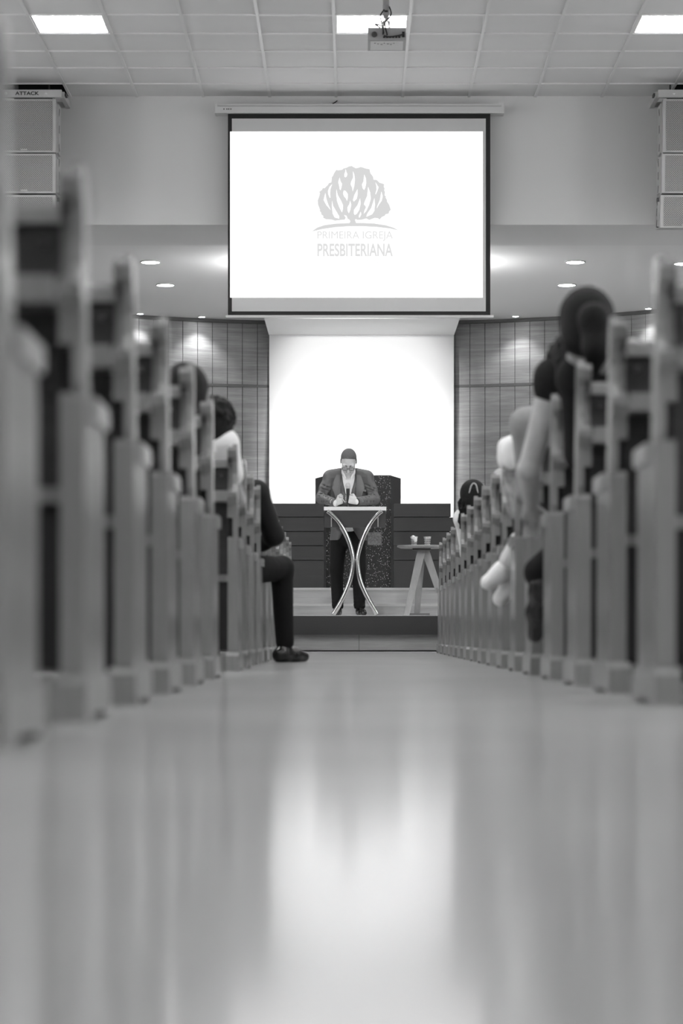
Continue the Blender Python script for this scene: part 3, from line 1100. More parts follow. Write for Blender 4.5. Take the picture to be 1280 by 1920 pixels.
# ------------------------------------------------------------------ pews
def make_pew(side):
    """origin: on the floor at the aisle face of the end panel, rear of the post; the pew runs away from the aisle"""
    s = side
    t = thing('pew', 'x', 'pew')
    def X(a, b):
        return (a, b) if s > 0 else (-b, -a)
    L = 3.1
    foot = [(-.015, 0), (.08, 0), (.10, .012), (.31, .012), (.33, 0), (.43, 0), (.43, .055), (.405, .085), (.0, .085), (-.015, .07)]
    panel = [(.03, .086), (.385, .086), (.385, .51), (.375, .555), (.13, .56), (.12, .598), (.03, .598), (.022, .585)]
    outer = [(.028, .59), (.012, .62), (.012, .74), (-.008, .775), (-.008, .795), (.022, .83), (.030, .88), (.02, .93), (-.004, .955), (-.010, .985), (.004, 1.01), (.055, 1.012), (.075, .995), (.085, .95), (.10, .80), (.13, .59)]
    inner = [(.010, .684), (.010, .735), (-.016, .77), (-.016, .795), (.060, .815), (.066, .93), (.02, .955), (.012, .985), (.02, 1.0), (.055, 1.004), (.075, .99), (.085, .95), (.10, .80), (.115, .684)]
    arm = [(.135, .556), (.375, .556), (.397, .565), (.40, .582), (.385, .600), (.135, .600)]
    for x0 in (0, L - .045):
        e = out('end_panel', prism(bmesh.new(), panel, *X(x0, x0 + .045)), M['pew'], t, bevel=.004)
        fl = x0 > 1
        pb_ = prism(bmesh.new(), outer, *X(x0 + (.023 if fl else .001), x0 + (.044 if fl else .022)))
        prism(pb_, inner, *X(x0 + (.001 if fl else .0222), x0 + (.0228 if fl else .046)))
        out('post', pb_, M['pew'], t, bevel=.004)
        out('bracket', prism(bmesh.new(), [(.07, .599), (.125, .599), (.118, .684), (.07, .684)], *X(x0 + (.001 if fl else .0225), x0 + (.0225 if fl else .044))), M['pew_dark'], t)  # dark block added to paint the shade of the gap under the post
        out('foot', prism(bmesh.new(), foot, *X(x0 - .008, x0 + .053)), M['pew'], t, bevel=.004)
        out('armrest', prism(bmesh.new(), arm, *X(x0 - .010, x0 + .055)), M['pew_light'], t, bevel=.010, seg=3)
    a, b_ = .045, L - .045
    out('seat', prism(bmesh.new(), [(.09, .40), (.47, .42), (.485, .435), (.47, .452), (.09, .43)], *X(a, b_)), M['pew'], t)
    out('backrest', prism(bmesh.new(), [(.105, .40), (.125, .40), (.075, .91), (.055, .91)], *X(a, b_)), M['pew_back'], t)
    out('lower_back', prism(bmesh.new(), [(.108, .09), (.122, .09), (.122, .40), (.108, .40)], *X(a, b_)), M['pew_dark'], t)  # added board, its near-black colour paints the shade under the seat
    out('top_rail', prism(bmesh.new(), [(.03, .908), (.09, .908), (.09, .935), (.075, .946), (.035, .946), (.03, .935)], *X(a, b_)), M['pew'], t)
    out('book_shelf', prism(bmesh.new(), [(-.06, .752), (.068, .752), (.066, .774), (-.05, .774), (-.05, .80), (-.06, .80)], *X(a, b_)), M['pew'], t)
    bm = bmesh.new()
    kx = .075 * s
    tube(bm, [(kx, .058, .872), (kx, .02, .872), (kx, .012, .872)], [.004, .006, .005], 12)
    out('knob', bm, M['pew_back'], t, True)
    return t

ORD = 'first second third fourth fifth sixth seventh eighth ninth tenth eleventh twelfth thirteenth fourteenth fifteenth sixteenth seventeenth eighteenth nineteenth'.split()
ZR = [22.3 - 1.05 * k for k in range(17)]
ZL = [22.2, 21.15, 20.11, 19.07, 18.02, 16.98, 15.93, 14.89, 13.88, 12.86, 11.84, 10.90, 8.82, 7.70, 6.55, 5.48, 4.43, 3.38]
def xpr(z):
    return .684 + .0063 * (z - 5.5)
def xpl(z):
    return -.486 - .0036 * (z - 4.43)
pr, pl = make_pew(1), make_pew(-1)
for proto, zs, x, lab, grp in ((pr, ZR, xpr, '%s wooden pew counted from the stage, row on the round-table side', 'pews on the round-table side of the aisle'),
                               (pl, ZL, xpl, '%s wooden pew counted from the stage, row where the suited man sits', 'pews on the suited man\'s side of the aisle')):
    for k, z in enumerate(zs):
        o = proto if k == 0 else dup(proto, (x(z), z, 0))
        o.location = (x(z), z, 0)
        o['label'] = lab % ORD[k]
        o['group'] = grp

# ------------------------------------------------------------------ people
def head(b, Mx, scale=1.0):
    """adds a head, face towards local -Y, centre at the origin of Mx, to blob b"""
    keep = b.M
    b.M = Mx
    s = scale
    v = lambda *p: tuple(q * s for q in p)
    b.ell(v(0, .018, .042), v(.077, .096, .086), .02)
    b.ell(v(0, -.03, -.02), v(.066, .070, .094), .03)
    b.ell(v(0, -.052, -.088), v(.042, .040, .032), .03)
    b.cap(v(-.046, -.083, .030), v(.046, -.083, .030), .013 * s, None, .015)
    b.cap(v(0, -.096, .016), v(0, -.118, -.028), .008 * s, .012 * s, .012)
    b.ell(v(-.012, -.108, -.031), v(.009, .009, .008), .008)
    b.ell(v(.012, -.108, -.031), v(.009, .009, .008), .008)
    for q in (-1, 1):
        b.ell(v(q * .033, -.104, .011), v(.018, .014, .011), .01, True)
        b.ell(v(q * .033, -.087, .010), v(.014, .012, .010), .004)
        b.ell(v(q * .078, .012, .0), v(.010, .024, .034), .008)
        b.ell(v(q * .045, -.072, -.025), v(.024, .022, .022), .02)
    b.cap(v(-.022, -.094, -.062), v(.022, -.094, -.062), .006 * s, None, .006)
    b.cap(v(-.018, -.092, -.073), v(.018, -.092, -.073), .007 * s, None, .006)
    b.M = keep


def hair_cap(Mx, grow=.008, scale=1.0, low=-.05, front=.075, fy=-.085):
    b = Blob(Mx)
    s = scale
    b.ell((0, .018 * s, .042 * s), (.077 * s + grow, .096 * s + grow, .086 * s + grow), .01)
    b.ell((0, .048 * s, -.028 * s), (.068 * s + grow, .062 * s + grow, .07 * s + grow), .03)
    n = Vector((0, (front - low) / .17, 1.0))
    b.cut(n, (0, fy * s, front * s))
    return b


def hand(b, wrist, d, n, side, curl, scale=1.0, spread=.0, thumb_in=.6):
    """palm and five fingers: d towards the knuckles, n the way the palm faces, side = direction of the thumb"""
    wrist, d, n = Vector(wrist), Vector(d).normalized(), Vector(n).normalized()
    s = Vector(side)
    s = (s - d * s.dot(d)).normalized()
    n = d.cross(s).normalized() * (1 if d.cross(s).dot(n) > 0 else -1)
    sc = scale
    kn = wrist + d * .085 * sc
    for q in (-.03, -.01, .012, .030):
        b.cap(wrist + s * q * .55 * sc + d * .008, wrist + s * q * sc + d * .080 * sc, .016 * sc, .012 * sc, .012)
    lens = (.075, .085, .08, .062)
    for i, q in enumerate((.030, .010, -.010, -.029)):
        p = kn + s * q * sc
        dirv = (d + s * q * spread * 10).normalized()
        ax = dirv.cross(n).normalized()
        ang = 0
        r = (.0095, .0095, .009, .008)[i] * sc
        for j, fr in enumerate((.45, .31, .24)):
            ang += curl[i] * (1.0, 1.15, .8)[j]
            dv = Matrix.Rotation(ang, 3, ax) @ dirv
            e = p + dv * lens[i] * fr * sc
            b.cap(p, e, r * (1 - .08 * j), r * (1 - .08 * (j + 1)), .004)
            p = e
    p = wrist + s * .026 * sc + d * .025 * sc
    e = p + (s * .75 + d * .65 + n * .35 * thumb_in).normalized() * .042 * sc
    b.cap(p, e, .015 * sc, .012 * sc, .01)
    e2 = e + (d * .9 + s * (.2 - .5 * thumb_in) + n * .55 * thumb_in).normalized() * .034 * sc
    b.cap(e, e2, .011 * sc, .0095 * sc, .004)
    e3 = e2 + (d * .8 - s * .5 * thumb_in + n * .6 * thumb_in).normalized() * .025 * sc
    b.cap(e2, e3, .0098 * sc, .008 * sc, .004)


# ---- the preacher
PO = Vector((-.040, 25.85, HS))
t = thing('person', 'preacher in a suit jacket and glasses reading at the lectern with a microphone', 'person', PO)
HM = Matrix.Translation((.003, -.165, 1.612)) @ Matrix.Rotation(math.radians(-3), 4, 'Z') @ Matrix.Rotation(math.radians(49), 4, 'X') @ Matrix.Rotation(math.radians(2), 4, 'Y')
Ls, Rs = Vector((-.185, -.045, 1.445)), Vector((.185, -.045, 1.44))
Le, Re = Vector((-.283, -.085, 1.235)), Vector((.272, -.085, 1.225))
Lw, Rw = Vector((-.130, -.290, 1.172)), Vector((.090, -.312, 1.187))
b = Blob()
head(b, HM, 1.03)
b.cap((0, -.075, 1.44), (0, -.125, 1.575), .060, .054, .03)
b.cap((0, -.03, 1.40), (0, 0, 1.00), .115, .105, .04, sc=(1.15, .85, 1))
b.cap((0, 0, 1.0), (0, .02, .90), .115, .12, .04, sc=(1.1, .85, 1))
b.cap(Ls, Rs, .06, .06, .05)
for a, e, wv in ((Ls, Le, Lw), (Rs, Re, Rw)):
    b.cap(a, e, .040, .032, .03)
    b.cap(e, wv, .034, .028, .02)
hips = [(Vector((-.095, .02, .90)), Vector((-.125, .0, .49)), Vector((-.112, .03, .085))), (Vector((.09, .02, .90)), Vector((.108, -.02, .49)), Vector((.118, .0, .085)))]
for hp, kn, an in hips:
    b.cap(hp, kn, .085, .056, .03)
    b.cap(kn, an, .054, .038, .02)
hand(b, Lw, (.72, -.58, .34), (.1, -.4, -.9), (.1, .2, .9), (.55, .6, .7, .75), 1.0, .12, .5)
hand(b, Rw, (-.94, -.30, .26), (-.1, 1, 0), (.1, .0, .95), (.75, .85, .9, .95), 1.05, .0, .9)
b.mesh('body', .005, M['skin'], t)
# hair, moustache, glasses
hc = hair_cap(HM, .004, 1.03, low=-.08, front=.094, fy=-.055)
hc.ell((-.040, -.105, .085), (.034, .05, .040), .012, True).ell((.046, -.108, .080), (.030, .05, .036), .012, True)
hc.cap((-.078, -.02, .05), (-.078, .015, -.01), .006, .005, .01).cap((.078, -.02, .05), (.078, .015, -.01), .006, .005, .01)
hc.mesh('hair', .004, M['hair_buzz'], t)
gb_ = Blob(HM)
gb_.cap((-.022, -.102, -.051), (.022, -.102, -.051), .005, None, .006)
gb_.cap((-.014, -.084, -.104), (.014, -.084, -.104), .011, None, .01)
gb_.mesh('goatee', .003, M['stubble'], t)
for q in (-1, 1):
    eb = Blob(HM)
    eb.cap((q * .016, -.099, .034), (q * .05, -.089, .036), .0055, .004, .004)
    eb.mesh('eyebrow', .0025, M['hair'], t)
bm = bmesh.new()
for q in (-1, 1):
    ring = []
    for k in range(24):
        a = 2 * math.pi * k / 24
        ex = .027 * math.copysign(abs(math.cos(a)) ** .7, math.cos(a))
        ez = .017 * math.copysign(abs(math.sin(a)) ** .7, math.sin(a))
        ring.append(HM @ Vector((q * .034 + ex, -.116 + abs(ex) * .08, .008 + ez)))
    tube(bm, ring, .0026, 6, closed=True, up=HM.to_3x3() @ Vector((0, 1, 0)))
    tube(bm, [HM @ Vector((q * .061, -.114, .014)), HM @ Vector((q * .078, -.09, .016)), HM @ Vector((q * .082, .01, .014))], .0024, 6)
tube(bm, [HM @ Vector((-.008, -.117, .012)), HM @ Vector((0, -.121, .014)), HM @ Vector((.008, -.117, .012))], .0026, 6)
gl = out('glasses', bm, M['black_plastic'], t, True)
# shirt
b = Blob()
b.cap((0, -.045, 1.40), (0, -.012, .98), .122, .116, .04, sc=(1.12, .86, 1))
b.cap((0, -.012, .98), (0, .01, .90), .118, .12, .04, sc=(1.08, .86, 1))
b.cap(Ls * .8 + Vector((0, -.01, .29)), Rs * .8 + Vector((0, -.01, .288)), .055, .055, .05)
b.cut((0, 0, 1), (0, 0, .86))
b.mesh('shirt', .006, M['shirt_white'], t)
b = Blob()
for q in (-1, 1):
    b.cap((q * .066, -.065, 1.52), (q * .060, -.128, 1.505), .015, .013, .01, sc=(.7, 1, 1.5))
    b.cap((q * .060, -.128, 1.505), (q * .030, -.172, 1.44), .013, .010, .01, sc=(1, .8, 1.3))
b.mesh('shirt_collar', .004, M['shirt_white'], t)
for a, wv in ((Le, Lw), (Re, Rw)):
    b = Blob()
    dd = (wv - a).normalized()
    b.cap(wv - dd * .05, wv - dd * .004, .037, .036, .005)
    b.mesh('shirt_cuff', .004, M['shirt_white'], t)
bm = bmesh.new()
dd = (Rw - Re).normalized()
up = dd.cross(Vector((0, 1, 0))).normalized()
sd = dd.cross(up).normalized()
ringp = [Rw + dd * .006 + (up * math.cos(a) + sd * math.sin(a)) * .033 for a in [2 * math.pi * k / 20 for k in range(20)]]
tube(bm, ringp, .008, 8, closed=True, up=dd)
wt = out('wristwatch', bm, M['black_plastic'], t, True)
# jacket
b = Blob()
b.cap((0, -.045, 1.36), (0, -.005, 1.10), .140, .136, .04, sc=(1.36, .90, 1))
b.cap((0, -.005, 1.10), (0, .015, .80), .136, .150, .05, sc=(1.30, .90, 1))
b.cap(Ls + Vector((-.012, 0, .015)), Rs + Vector((.012, 0, .015)), .066, .066, .05)
b.cap((-.07, -.055, 1.50), (-.16, -.045, 1.475), .055, .06, .04)
b.cap((.07, -.055, 1.50), (.16, -.045, 1.47), .055, .06, .04)
for a, e, wv, q in ((Ls, Le, Lw, -1), (Rs, Re, Rw, 1)):
    mid = a.lerp(e, .5) + Vector((q * .012, 0, 0))
    b.cap(a + Vector((q * .012, 0, 0)), mid, .066, .058, .03)
    b.cap((q * .10, -.05, 1.495), (q * .205, -.045, 1.472), .040, .046, .03)
    b.cap(mid, e, .058, .056, .03)
    wr = wv - (wv - e).normalized() * .025
    b.cap(e, wr, .056, .044, .03)
    # creases round the elbow
    for i, u in enumerate((.42, .58, .70, .82, .92)):
        c = a.lerp(e, u) + Vector((q * .012, -.064, 0))
        b.cap(c + Vector((-.05, .012, .026 - .006 * i)), c + Vector((.05, .012, -.022 + .006 * i)), .006, .008, .012, True)
    for i, u in enumerate((.14, .32, .52, .74)):
        c = e.lerp(wr, u) + Vector((0, -.056, .008))
        b.cap(c + Vector((q * -.018, .008, .05)), c + Vector((q * .016, .0, -.05)), .006, .006, .012, True)
b.cut((0, 0, 1), (0, 0, .795))
# open front: a slot widening to the hem, and the neck opening
b.cap((.005, -.30, 1.56), (.0, -.30, 1.30), .115, .078, .01, True, sc=(1, 2.2, 1))
b.cap((0, -.30, 1.30), (.0, -.30, 1.05), .078, .066, .01, True, sc=(1, 2.2, 1))
b.cap((0, -.30, 1.05), (.01, -.30, .72), .05, .17, .02, True, sc=(1, 2.2, 1))
b.cap((0, -.08, 1.50), (0, -.13, 1.66), .072, .085, .02, True)
jk = b.mesh('jacket', .006, M['jacket'], t)
# lapels and pocket laid on the jacket
bvh = BVHTree.FromPolygons([v.co for v in jk.data.vertices], [p.vertices for p in jk.data.polygons])
smp = []
for x in np.linspace(-.19, .19, 25):
    for z in np.linspace(1.08, 1.47, 22):
        if abs(x) < .10:
            continue
        hit = bvh.ray_cast(Vector((x, -.6, z)), Vector((0, 1, 0)))[0]
        if hit is not None and -.26 < hit.y < -.06 and abs(x) < .165:
            smp.append((x, z, hit.y))
smp = np.array(smp)
terms = lambda x, z: np.stack([np.ones_like(x), x, z, x * x, z * z, x * z, z ** 3], -1)
cf = np.linalg.lstsq(terms(smp[:, 0], smp[:, 1]), smp[:, 2], rcond=None)[0]
def patch(name, rowsp, off, thick, m, parent):
    """rows of (x, z) points laid on the smooth front of the jacket"""
    bm = bmesh.new()
    A, C = [], []
    for r in rowsp:
        y = [float(terms(np.array(x), np.array(z)) @ cf) - off for x, z in r]
        A.append([bm.verts.new((x, q - thick, z)) for (x, z), q in zip(r, y)])
        C.append([bm.verts.new((x, q + .02, z)) for (x, z), q in zip(r, y)])
    n1, n2 = len(A), len(A[0])
    for i in range(n1 - 1):
        for j in range(n2 - 1):
            bm.faces.new((A[i][j], A[i][j + 1], A[i + 1][j + 1], A[i + 1][j]))
            bm.faces.new((C[i][j], C[i + 1][j], C[i + 1][j + 1], C[i][j + 1]))
    for i in range(n1 - 1):
        bm.faces.new((A[i][0], A[i + 1][0], C[i + 1][0], C[i][0]))
        bm.faces.new((A[i][-1], C[i][-1], C[i + 1][-1], A[i + 1][-1]))
    for j in range(n2 - 1):
        bm.faces.new((A[0][j], C[0][j], C[0][j + 1], A[0][j + 1]))
        bm.faces.new((A[-1][j], A[-1][j + 1], C[-1][j + 1], C[-1][j]))
    return out(name, bm, m, parent)
M['lapel'] = mat('suit_lapel', .32, .4, bump=(20, .2))
for q in (-1, 1):
    rws = []
    for i in range(13):
        u = i / 12
        z = 1.475 - .385 * u
        inner = .088 - .014 * u
        width = (.040 + .045 * min(1, u / .28)) if u < .3 else .085 * (1 - (u - .3) / .7) + .006
        if .22 < u < .32:
            width -= .012
        rws.append([(q * (inner + width * j / 4), z) for j in range(5)])
    patch('lapel', rws, .015, .004, M['lapel'], jk)
patch('breast_pocket', [[(.105 + .02 * j, 1.315 - .004 * j + dz) for j in range(5)] for dz in (.022, .011, 0)], .006, .003, M['lapel'], jk)
# trousers and belt
b = Blob()
b.cap((0, .01, .95), (0, .015, .84), .120, .130, .03, sc=(1.12, .88, 1))
for (hp, kn, an), q in zip(hips, (-1, 1)):
    b.cap(hp, kn, .098, .072, .03)
    b.cap(kn, an + Vector((0, 0, .02)), .071, .060, .03)
    for i, z in enumerate((.115, .15, .19, .24, .47, .52)):
        b.cap((an.x - .045, an.y - .035 - .01 * (i % 2), z), (an.x + .045, an.y - .03, z + (.016 if i % 2 else -.012)), .019, .015, .014)
b.cut((0, 0, 1), (0, 0, .075))
b.cut((0, 0, -1), (0, 0, .97))
b.mesh('trousers', .006, M['trousers'], t)
for (hp, kn, an), q, tx in zip(hips, (-1, 1), (-.005, .045)):
    b = Blob()
    toe = an + Vector((tx, -.155, -.052))
    b.cap((an.x, an.y + .035, .038), (an.x + tx * .6, an.y - .07, .036), .036, .036, .03, sc=(1.0, 1, .95))
    b.cap((an.x + tx * .6, an.y - .07, .034), (toe.x, toe.y, .026), .040, .030, .03, sc=(1.05, 1, .85))
    b.cap((an.x, an.y + .01, .05), (an.x, an.y, .10), .042, .040, .03)
    b.cut((0, 0, 1), (0, 0, .001))
    sh = b.mesh('shoe', .005, M['shoe'], t)
    bm = bmesh.new()
    for i in range(3):
        tube(bm, [(an.x + tx * .4 - .018, an.y - .055 - .016 * i, .082 - .007 * i), (an.x + tx * .4 + .018, an.y - .055 - .016 * i, .082 - .007 * i)], .003, 6)
    out('laces', bm, M['black_plastic'], sh)

# microphone in his hand, and a pen
mx, my = -.004, -.333
t = thing('microphone', 'silver headed black microphone held upright by the preacher', 'microphone', PO + Vector((mx, my, 1.125)))
bm = bmesh.new()
lathe(bm, [(0, 0), (.014, 0), (.0155, .01), (.0155, .02), (.016, .12), (.019, .185), (.019, .195), (0, .195)], seg=24)
out('handle', bm, M['black_plastic'], t, True)
bm = bmesh.new()
lathe(bm, [(0, .195), (.020, .195), (.026, .213), (.028, .225), (.026, .240), (.018, .252), (0, .258)], seg=24)
out('grille_head', bm, M['silver'], t, True)
bm = bmesh.new()
lathe(bm, [(.0275, .221), (.030, .223), (.030, .229), (.0275, .231)], seg=24)
out('ring', bm, M['silver'], t, True)
bm = bmesh.new()
tube(bm, [PO + Vector((-.075, -.375, 1.235)), PO + Vector((-.035, -.40, 1.175))], .0045, 8)
tag(out('pen', bm, M['pale'], None, True), 'slim pale pen between the fingers of the preacher\'s free hand', 'pen')


# ---- the seated listeners
def seated(lab, x, y, skin, top, bottom, hair, style, shx=0.0, hx=0.0, hy=.02, hz=0.0, sleeves='long', legs=None, arm=None, turn=0.0, h=.011, zscale=1.0, collar=None, flare=False):
    """a listener facing the stage; x, y = where the pelvis sits; shx, hx shift the shoulders and the head sideways"""
    t = thing('person', lab, 'person', (x, y, 0), 0)
    z = lambda q: q * zscale
    pel = Vector((0, 0, .545))
    ch = Vector((shx * .6, -.02, z(.83)))
    nb = Vector((shx, .0, z(1.045)))
    hd = Vector((hx, hy, z(1.18) + hz))
    sh = [Vector((shx - .165, -.005, z(.985))), Vector((shx + .165, -.005, z(.985)))]
    el = [Vector((shx - .215, .09, z(.755))), Vector((shx + .215, .09, z(.755)))]
    wr = [Vector((-.10, .29, .67)), Vector((.10, .29, .67))]
    kn = [Vector((-.10, .40, .52)), Vector((.10, .40, .52))]
    an = [Vector((-.10, .38, .10)), Vector((.10, .38, .10))]
    if legs:
        for i, k_, a_ in legs:
            kn[i], an[i] = Vector(k_), Vector(a_)
    if arm:
        for i, e_, w_ in arm:
            el[i], wr[i] = Vector(e_), Vector(w_)
    HMx = Matrix.Translation(hd) @ Matrix.Rotation(math.pi + turn, 4, 'Z') @ Matrix.Rotation(math.radians(4), 4, 'X')
    b = Blob()
    head(b, HMx, .98)
    b.cap(nb - Vector((0, 0, .05)), hd - Vector((0, .0, .06)), .054, .050, .03)
    b.cap(ch, pel, .105, .12, .04, sc=(1.15, .85, 1))
    b.cap(sh[0], sh[1], .055, .055, .05)
    hips_ = [Vector((-.09, .02, .535)), Vector((.09, .02, .535))]
    for i in (0, 1):
        b.cap(sh[i], el[i], .048, .040, .03)
        b.cap(el[i], wr[i], .040, .027, .02)
        dv = (wr[i] - el[i]).normalized()
        hand(b, wr[i], dv + Vector((0, 0, -.15)), (0, 0, -1), (-1 if i else 1, 0, 0), (.45, .5, .5, .55), .95)
        b.cap(hips_[i], kn[i], .078, .055, .03)
        b.cap(kn[i], an[i], .052, .036, .02)
    b.mesh('body', h * .8, skin, t)
    # top garment
    g_ = Blob()
    g_.cap(ch + Vector((0, 0, .06)), pel + Vector((0, 0, .02)), .128, .135, .05, sc=(1.18, .86, 1))
    g_.cap(sh[0], sh[1], .068, .068, .05)
    g_.cap(nb - Vector((0, 0, .03)), nb - Vector((0, 0, .01)), .066, .06, .03)
    for i in (0, 1):
        if sleeves == 'long':
            g_.cap(sh[i], el[i], .066, .058, .03)
            g_.cap(el[i], wr[i] - (wr[i] - el[i]).normalized() * .02, .057, .042, .03)
        elif sleeves == 'cap':
            g_.cap(sh[i], sh[i].lerp(el[i], .12), .066, .062, .03)
        elif sleeves == 'short':
            g_.cap(sh[i], sh[i].lerp(el[i], .55), .066, .064, .03)
    gm = g_.mesh('top', h, top, t)
    if collar:
        c_ = Blob()
        for q in (-1, 1):
            c_.cap(nb + Vector((q * .058, -.03, .015)), nb + Vector((0, -.062, .025)), .018, .018, .01, sc=(1, .7, 1.5))
            c_.cap(nb + Vector((q * .058, -.03, .015)), nb + Vector((q * .075, .03, -.005)), .018, .016, .01, sc=(1, .7, 1.4))
        c_.mesh('collar', h * .6, collar, gm)
    b = Blob()
    b.cap(pel + Vector((0, 0, .01)), pel + Vector((0, .03, -.01)), .125, .125, .04, sc=(1.15, .9, .8))
    for i in (0, 1):
        b.cap(hips_[i], kn[i], .090, .072, .03)
        if flare:
            b.cap(kn[i], an[i] + Vector((0, 0, .03)), .052, .066, .03)
        else:
            b.cap(kn[i], an[i] + Vector((0, 0, .02)), .068, .054, .03)
    b.cut((0, 0, 1), (0, 0, .07))
    b.mesh('trousers', h, bottom, t)
    for i in (0, 1):
        dv = Vector((an[i].x - kn[i].x, .0, 0)) * .3 + Vector((.0, 1, 0))
        if legs and any(i == l[0] for l in legs):
            dv = Vector((.75, .75, 0)) if x < 0 else Vector((-.1, .45, -.9))
        dv.normalize()
        b = Blob()
        hl = Vector((an[i].x, an[i].y, an[i].z - .058)) - dv * .045
        b.cap(hl, hl + dv * .12, .042, .042, .03)
        b.cap(hl + dv * .12, hl + dv * .205 + Vector((0, 0, -.010)), .044, .030, .03)
        b.cap(hl + dv * .03, hl + dv * .04 + Vector((0, 0, .05)), .045, .042, .03)
        b.cut((0, 0, 1), (0, 0, .001))
        b.mesh('shoe', h * .7, M['shoe'], t)
    # hair
    if style == 'short':
        hb = hair_cap(HMx, .010, .98, low=-.075, front=.07, fy=-.09)
        hb.mesh('hair', h * .7, hair, t)
    elif style == 'curly':
        hb = hair_cap(HMx, .014, .98, low=-.085, front=.06, fy=-.085)
        r2 = random.Random(int(abs(x * 1000)))
        for _ in range(120):
            u, v_ = r2.uniform(0, 2 * math.pi), r2.uniform(-.35, 1)
            q = math.sqrt(max(0, 1 - v_ * v_))
            p = Vector((math.cos(u) * q * .085, .018 + math.sin(u) * q * .104, .042 + v_ * .094))
            if p.z > .06 - .85 * (p.y + .085):
                hb.ell(p, (.014, .014, .014), .006)
        hb.mesh('hair', h * .6, hair, t)
    elif style == 'ponytail':
        hb = hair_cap(HMx, .014, .98, low=-.105, front=.085, fy=-.09)
        hm_ = hb.mesh('hair', h * .6, hair, t)
        pb = Blob(HMx)
        pb.cap((-.01, .10, .03), (-.022, .145, .01), .03, .042, .02).cap((-.022, .145, .01), (-.030, .145, -.085), .046, .040, .03).cap((-.030, .145, -.085), (-.025, .13, -.150), .040, .018, .03)
        pb.mesh('ponytail', h * .6, hair, hm_)
    elif style == 'braids':
        hb = hair_cap(HMx, .016, .98, low=-.08, front=.07, fy=-.085)
        hm_ = hb.mesh('hair', h * .6, hair, t)
        for i in range(9):
            u = -1.0 + 2.0 * i / 8
            pb = Blob(HMx)
            p = Vector((u * .088, .085 * math.sqrt(1 - .5 * u * u) + .01, -.01))
            for j in range(9):
                nx = p + Vector((.008 * math.sin(j * 1.3 + i), .002, -.022))
                pb.cap(p, nx, .015 if j % 2 else .011, .011 if j % 2 else .015, .004)
                p = nx
            pb.mesh('braid', h * .5, hair, hm_)
        bm = bmesh.new()
        p0 = HMx @ Vector((-.01, .118, .085))
        tube(bm, spline([HMx @ Vector((-.03, .118, .03)), HMx @ Vector((-.018, .122, .085)), HMx @ Vector((0, .118, .098)), HMx @ Vector((.016, .122, .08)), HMx @ Vector((.03, .118, .03))], 5), .006, 8)
        out('hair_clip', bm, M['projector'], hm_, True)
    return t

yl = lambda k: ZL[k] + .255
yr = lambda k: ZR[k] + .255
# the suited man whose leg stands in the aisle
seated('person in a dark suit with one knee and black shoe out in the aisle', -.735, yl(8) + .02, M['skin_mid'], M['suit_dark'], M['trousers'], M['hair'], 'short',
       shx=.02, hx=-.03, hy=.12, hz=-.04, legs=[(1, (.315, .43, .56), (.335, .40, .10))], arm=[(1, (.28, .08, .74), (.20, .32, .69))], h=.009)
seated('person with dark curly hair and white shirt behind the suited man', -.80, yl(11), M['skin_mid'], M['shirt_white'], M['trousers'], M['hair'], 'curly', shx=.05, hx=.175, hy=.04, hz=-.13, h=.009, sleeves='short', zscale=1.045)
seated('person with smooth dark hair half hidden by a pew post', -.82, yl(12), M['skin_mid'], M['top_dark'], M['trousers'], M['hair'], 'short', shx=.02, hx=.205, hy=-.02, hz=-.15, h=.010)
# the other side
seated('woman with tied-back dark hair and pale collar, largest head on the round-table side', 1.02, yr(14), M['skin_mid'], M['top_dark'], M['trousers'], M['hair'], 'ponytail', shx=-.13, hx=-.275, hy=-.06, hz=-.055, h=.010, collar=M['cloth_light'], turn=-.1,
       arm=[(0, (-.27, .12, .75), (-.16, .32, .66))])
seated('person with curly hair and dark sleeveless top, bare arm over the armrest', .97, yr(13), M['skin_tan'], M['top_dark'], M['top_dark'], M['hair'], 'curly', shx=-.075, hx=-.172, hy=.0, hz=-.20, sleeves='cap', zscale=1.11,
       arm=[(0, (-.325, .06, .76), (-.30, .30, .645))], legs=[(0, (-.10, .40, .55), (-.245, .54, .37))], flare=True, h=.010)
seated('person in a grey shirt leaning towards the aisle in front of the sleeveless top', .955, yr(12), M['skin_mid'], M['shirt_grey'], M['trousers'], M['hair'], 'short', shx=-.08, hx=.15, hy=.05, hz=-.06, zscale=1.03, arm=[(0, (-.22, .10, .76), (-.12, .32, .66))], h=.010)
lap = seated('person in a printed shirt with a white cloth on the shoulder, holding a small child', .965, yr(11), M['skin_mid'], M['shirt_print'], M['trousers'], M['hair'], 'short', shx=-.07, hx=.02, hy=.06, hz=-.02, arm=[(0, (-.20, .12, .74), (-.10, .34, .66))], h=.010)
b = Blob(Matrix.Translation((.965, yr(11), 0)))
b.ell((-.245, .0, 1.015), (.060, .075, .040), .03).ell((-.285, .01, .965), (.030, .070, .065), .03).ell((-.20, -.05, 1.02), (.06, .05, .03), .03).ell((-.255, -.062, .965), (.045, .022, .07), .02)
tag(b.mesh('shoulder_cloth', .008, M['shirt_white']), 'white cloth lying on the shoulder of the person holding the small child', 'cloth')
seated('person in a pale grey shirt in the pew before the small child', 1.03, yr(9), M['skin_mid'], M['shirt_light'], M['trousers'], M['hair'], 'short', shx=-.05, hx=.03, hy=.04, hz=-.05, arm=[(0, (-.21, .12, .74), (-.10, .34, .66))], h=.010)
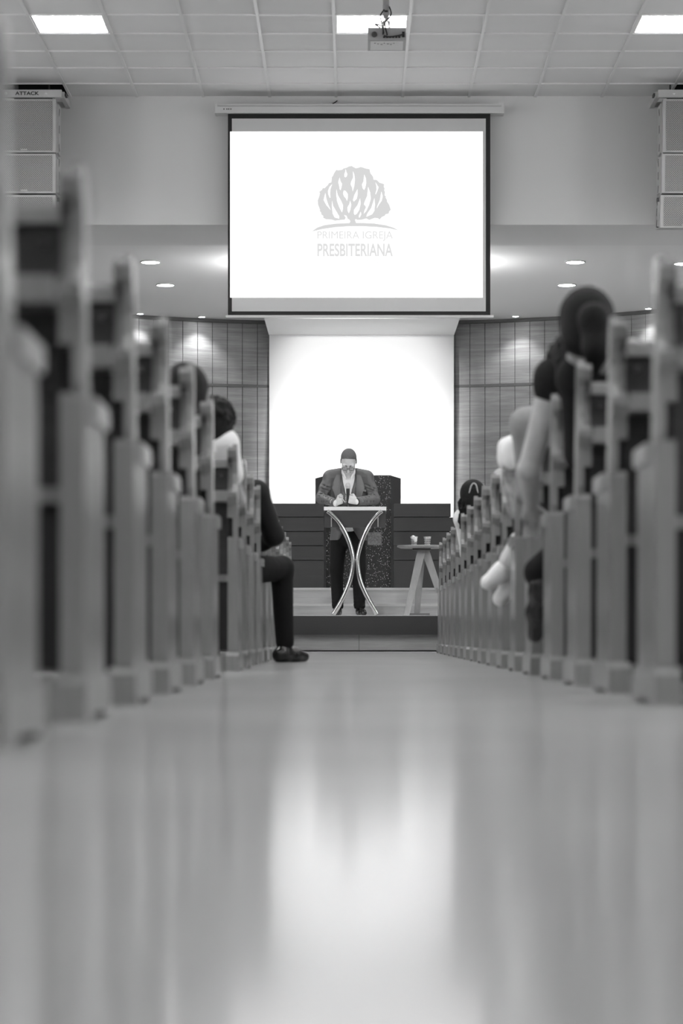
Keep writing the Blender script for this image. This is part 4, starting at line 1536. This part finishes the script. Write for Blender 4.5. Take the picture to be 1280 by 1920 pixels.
seated('person with long dark braids and a pale hair clip in a white collar', .99, yr(5), M['skin_mid'], M['shirt_white'], M['trousers'], M['hair'], 'braids', shx=-.04, hx=-.14, hy=.0, hz=-.06, h=.009, collar=M['shirt_white'], arm=[(0, (-.16, .14, .74), (-.08, .34, .66))])

# small child lying across that lap, feet out over the aisle
CO = Vector((.975, yr(11), -.015))
t = thing('person', 'small child across a lap with white socked feet hanging over the aisle', 'child', CO)
b = Blob()
CH = Matrix.Translation((.16, .13, .80)) @ Matrix.Rotation(math.radians(-60), 4, 'Z') @ Matrix.Rotation(math.radians(-40), 4, 'X')
head(b, CH, .72)
b.cap((.11, .15, .73), (-.06, .24, .67), .072, .075, .03)
for (k_, a_) in (((-.20, .30, .60), (-.285, .36, .465)), ((-.17, .36, .585), (-.235, .42, .415))):
    b.cap((-.06, .26, .67), k_, .055, .042, .03)
    b.cap(k_, a_, .042, .034, .02)
for e_, w_ in (((.05, .26, .74), (-.02, .32, .74)), ((.02, .13, .76), (-.07, .17, .76))):
    b.cap((.10, .18, .75), e_, .032, .027, .02)
    b.cap(e_, w_, .027, .02, .02)
    hand(b, w_, (-1, .2, 0), (0, 0, -1), (0, 1, 0), (.4, .4, .4, .4), .55)
b.mesh('body', .006, M['skin'], t)
b = Blob()
b.cap((.12, .15, .735), (-.07, .24, .67), .080, .084, .03)
for e_ in ((.05, .26, .74), (.02, .13, .76)):
    b.cap((.10, .18, .75), e_, .040, .036, .02)
for k_, a_ in (((-.20, .30, .60), (-.25, .335, .52)), ((-.17, .36, .585), (-.205, .39, .50))):
    b.cap((-.06, .26, .67), k_, .064, .052, .03)
    b.cap(k_, a_, .050, .046, .02)
b.mesh('romper', .008, M['cloth_light'], t)
for a_, tip in (((-.275, .352, .48), (-.345, .36, .42)), ((-.225, .412, .43), (-.285, .42, .345))):
    b = Blob()
    b.cap(a_, Vector(a_) + Vector((-.01, 0, -.015)), .041, .042, .02)
    b.cap(Vector(a_) + Vector((-.01, 0, -.015)), tip, .043, .036, .03)
    b.mesh('sock', .006, M['shirt_white'], t)
b = hair_cap(CH, .006, .72, low=-.06, front=.07, fy=-.085)
b.mesh('hair', .006, M['hair'], t)
